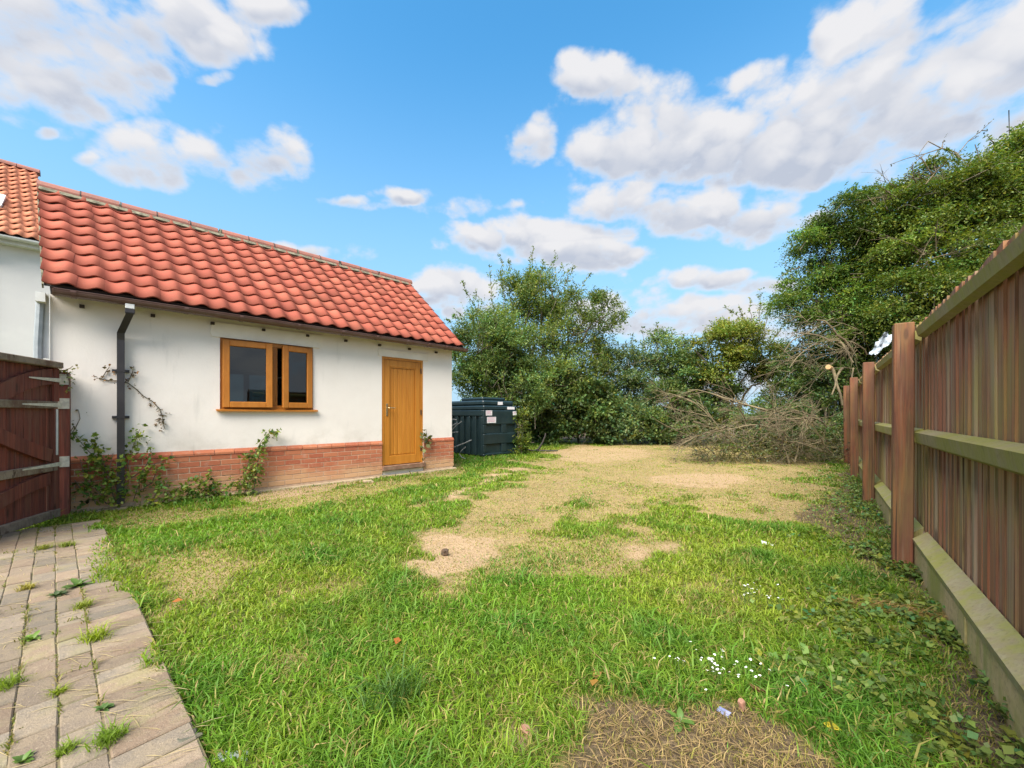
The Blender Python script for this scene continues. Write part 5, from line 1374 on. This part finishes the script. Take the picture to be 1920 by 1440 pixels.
weed(195, 1330, 'small dark weed in the long open joint of the paving', 'ros', 14, .04, (0.07, 0.13, 0.03), pw)
weed(735, 1320, 'dark green coarse tussock in the near lawn, left of centre', 'tuft', 15, .22, (0.055, 0.125, 0.03), None, .0, 'tussock')
weed(1275, 1355, 'leafy weed at the edge of the brown bare patch', 'ros', 16, .065, (0.085, 0.16, 0.028), None, .01)
weed(1590, 1390, 'clump of long soft leaves in the near right corner of the lawn', 'ros', 17, .10, (0.09, 0.165, 0.03), None, .01)
weed(1690, 1415, 'long narrow leaved clump at the bottom right beside the ground cover', 'ros', 18, .11, (0.08, 0.15, 0.03), None, .01)
# daisies
def daisies(u, v, n, spread, label, seed):
    r = np.random.default_rng(seed); p = gp(u, v, .03)
    o = thing('daisy_patch', label, 'daisies', (p[0], p[1], 0)); V = []; Fc = []; ln = []
    for _ in range(n):
        x, y, z = r.normal() * spread, r.normal() * spread * .8, r.uniform(.05, .13); rad_ = r.uniform(.0035, .0065); tx, ty = r.normal() * .3, r.normal() * .3 - .3
        b = len(V)
        for k in range(8): V.append((x + rad_ * math.cos(k * .785), y + rad_ * math.sin(k * .785), z + rad_ * (tx * math.cos(k * .785) + ty * math.sin(k * .785)) + (.002 if k % 2 else 0)))
        Fc.append(tuple(range(b, b + 8))); ln.append((np.array([(x + .01, y, 0), (x + .003, y, z * .6), (x, y, z - .001)]), np.full(3, .0012)))
    tag(link('flowers', pmesh('flowers', V, Fc), M['petal'], o), kind='stuff'); tag(link('stems', tubes_mesh('stems', ln, 3), mat('stalk', (0.09, 0.15, 0.03)), o), kind='stuff')
daisies(1345, 1270, 46, .085, 'patch of small white daisies in front of the bare brown ground', 3)
daisies(1412, 1128, 22, .07, 'smaller patch of white flowers farther up the right of the lawn', 4)

# ------------------------------------------------------------------ litter on the ground
def chunk(name, label, cat, u, v, size, m, seed, z=.015, rot=None):
    import bmesh
    p = gp(u, v, z); rr_ = random.Random(seed); bm = bmesh.new(); bmesh.ops.create_cube(bm, size=1)
    bmesh.ops.subdivide_edges(bm, edges=bm.edges[:], cuts=1)
    for vv in bm.verts: vv.co = Vector((vv.co.x * size[0] * rr_.uniform(.75, 1.1), vv.co.y * size[1] * rr_.uniform(.75, 1.1), vv.co.z * size[2] * rr_.uniform(.75, 1.15)))
    bmesh.ops.bevel(bm, geom=bm.edges[:], offset=min(size) * .12, segments=1, affect='EDGES')
    me = bpy.data.meshes.new(name); bm.to_mesh(me); bm.free()
    o = link(name, me, m, None, (p[0], p[1], hz(np.array([p[0]]), np.array([p[1]]))[0] + size[2] * .4 + .006), rot or (rr_.uniform(-.2, .2), rr_.uniform(-.2, .2), rr_.uniform(0, 3)))
    return tag(o, label, cat)
chunk('brick_fragment', 'small upright orange brick fragment beside the blue scrap', 'brick fragment', 1391, 1328, (.022, .024, .042), M['rubble'], 1)
chunk('plastic_scrap', 'small pale blue plastic scrap on the bare ground', 'scrap', 1357, 1332, (.028, .042, .008), M['blue'], 2)
chunk('brick_fragment', 'flat reddish brick fragment on bare earth at the bottom edge of the lawn', 'brick fragment', 988, 1373, (.05, .032, .02), M['rubble'], 3)
chunk('stone', 'dark rounded stone where the paving edge meets the lawn', 'stone', 352, 1392, (.07, .06, .045), mat('dark_stone', (0.07, 0.07, 0.05), (0.12, 0.11, 0.07), 20, 0.9, .5), 4)
chunk('slate_scrap', 'thin grey green slate sliver in the grass near the paving', 'slate', 440, 1404, (.105, .03, .008), M['slate'], 5, .03, (0.15, 0.1, .15))
chunk('white_scrap', 'white paper scrap lying on the grass toward the fence', 'scrap', 1440, 1016, (.11, .035, .012), mat('white_scrap', (0.68, 0.70, 0.68), rough=.7), 6, .02, (.1, .2, -.5))
chunk('earth_clod', 'dark clod on the sandy bare patch in the lawn', 'clod', 834, 1036, (.05, .05, .05), mat('clod', (0.05, 0.032, 0.02), (0.09, 0.055, 0.03), 30, .95), 7)
chunk('stone', 'flat grey stone lying at the foot of the brick plinth', 'stone', 690, 903, (.16, .10, .04), M['footing'], 8)
chunk('stone', 'broken concrete lump under the climbing weed by the plinth', 'stone', 376, 928, (.17, .12, .09), M['footing'], 9)
# dead leaves
dl_ = 'fallen leaves on the lawn'
for i, (u, v, c, lab) in enumerate([(322, 1130, (.35, .12, .03), 'x'), (742, 1210, (.40, .13, .03), 'x'), (1440, 1300, (.16, .07, .035), 'x'), (1118, 1275, (.35, .18, .04), 'x'), (1541, 1358, (.62, .48, .04), 'y'), (1110, 1272, (.28, .16, .05), 'x'), (1425, 1302, (.20, .10, .05), 'x')]):
    p = gp(u, v, .04)
    me = leaves_mesh('fallen_leaf', np.zeros((1, 3)), unit(np.array([[1., .3, .15]])), unit(np.array([[.1, -.25, 1.]])), np.array([.055]), np.array([.038]), np.array([c]))
    o = link('fallen_leaf', me, M['leaf'], None, (p[0], p[1], .045), (0, 0, i * 1.3))
    tag(o, ['small orange leaf lying on the lawn near the paving edge', 'orange dead leaf in the middle of the near lawn', 'dark brown curled leaf behind the upright brick fragment', 'amber dead leaf at the left end of the brown patch', 'bright yellow fallen leaf among the long leaved weeds', 'pale brown dead leaf touching the amber one', 'brown leaf beside the dark curled one'][i], 'leaf', dl_)
# cut straw heap by the fence
hp = gp(1660, 1147, .02); heap = thing('straw_heap', 'small heap of dry tan grass clippings lying near the foot of the fence', 'straw heap', (hp[0], hp[1], 0))
n = 420; t = r.random(n) * 2 - 1
P = np.stack([t * .22 + r.normal(size=n) * .03, -t * .10 + r.normal(size=n) * .03, .015 + r.random(n) * .05], 1); a = r.normal(size=n) * .7 - .45
A = unit(np.stack([np.cos(a), np.sin(a), r.uniform(-.15, .3, n)], 1))
link('stalks', leaves_mesh('stalks', P, A, np.tile([0, 0, 1.0], (n, 1)), r.uniform(.06, .16, n), np.full(n, .004), np.array([0.45, 0.29, 0.11]) * r.uniform(.6, 1.2, n)[:, None], 0), M['grass'], heap)['kind'] = 'stuff'
# straws blown over the paving
n = 420; t = r.uniform(-.6, 4.2, n); w_ = np.abs(r.normal(size=n)) * .5
P = PE[None] + PD[None] * t[:, None] + PW[None] * w_[:, None]; a = r.normal(size=n) * .5 + .2
link('straw', leaves_mesh('straw', np.stack([P[:, 0], P[:, 1], np.full(n, .043)], 1), unit(np.stack([np.cos(a), np.sin(a), r.uniform(0, .06, n)], 1)), np.tile([0, 0, 1.0], (n, 1)), r.uniform(.04, .16, n), np.full(n, .0035), np.array([0.50, 0.40, 0.22]) * r.uniform(.7, 1.1, n)[:, None], 0), M['grass'])['kind'] = 'stuff'
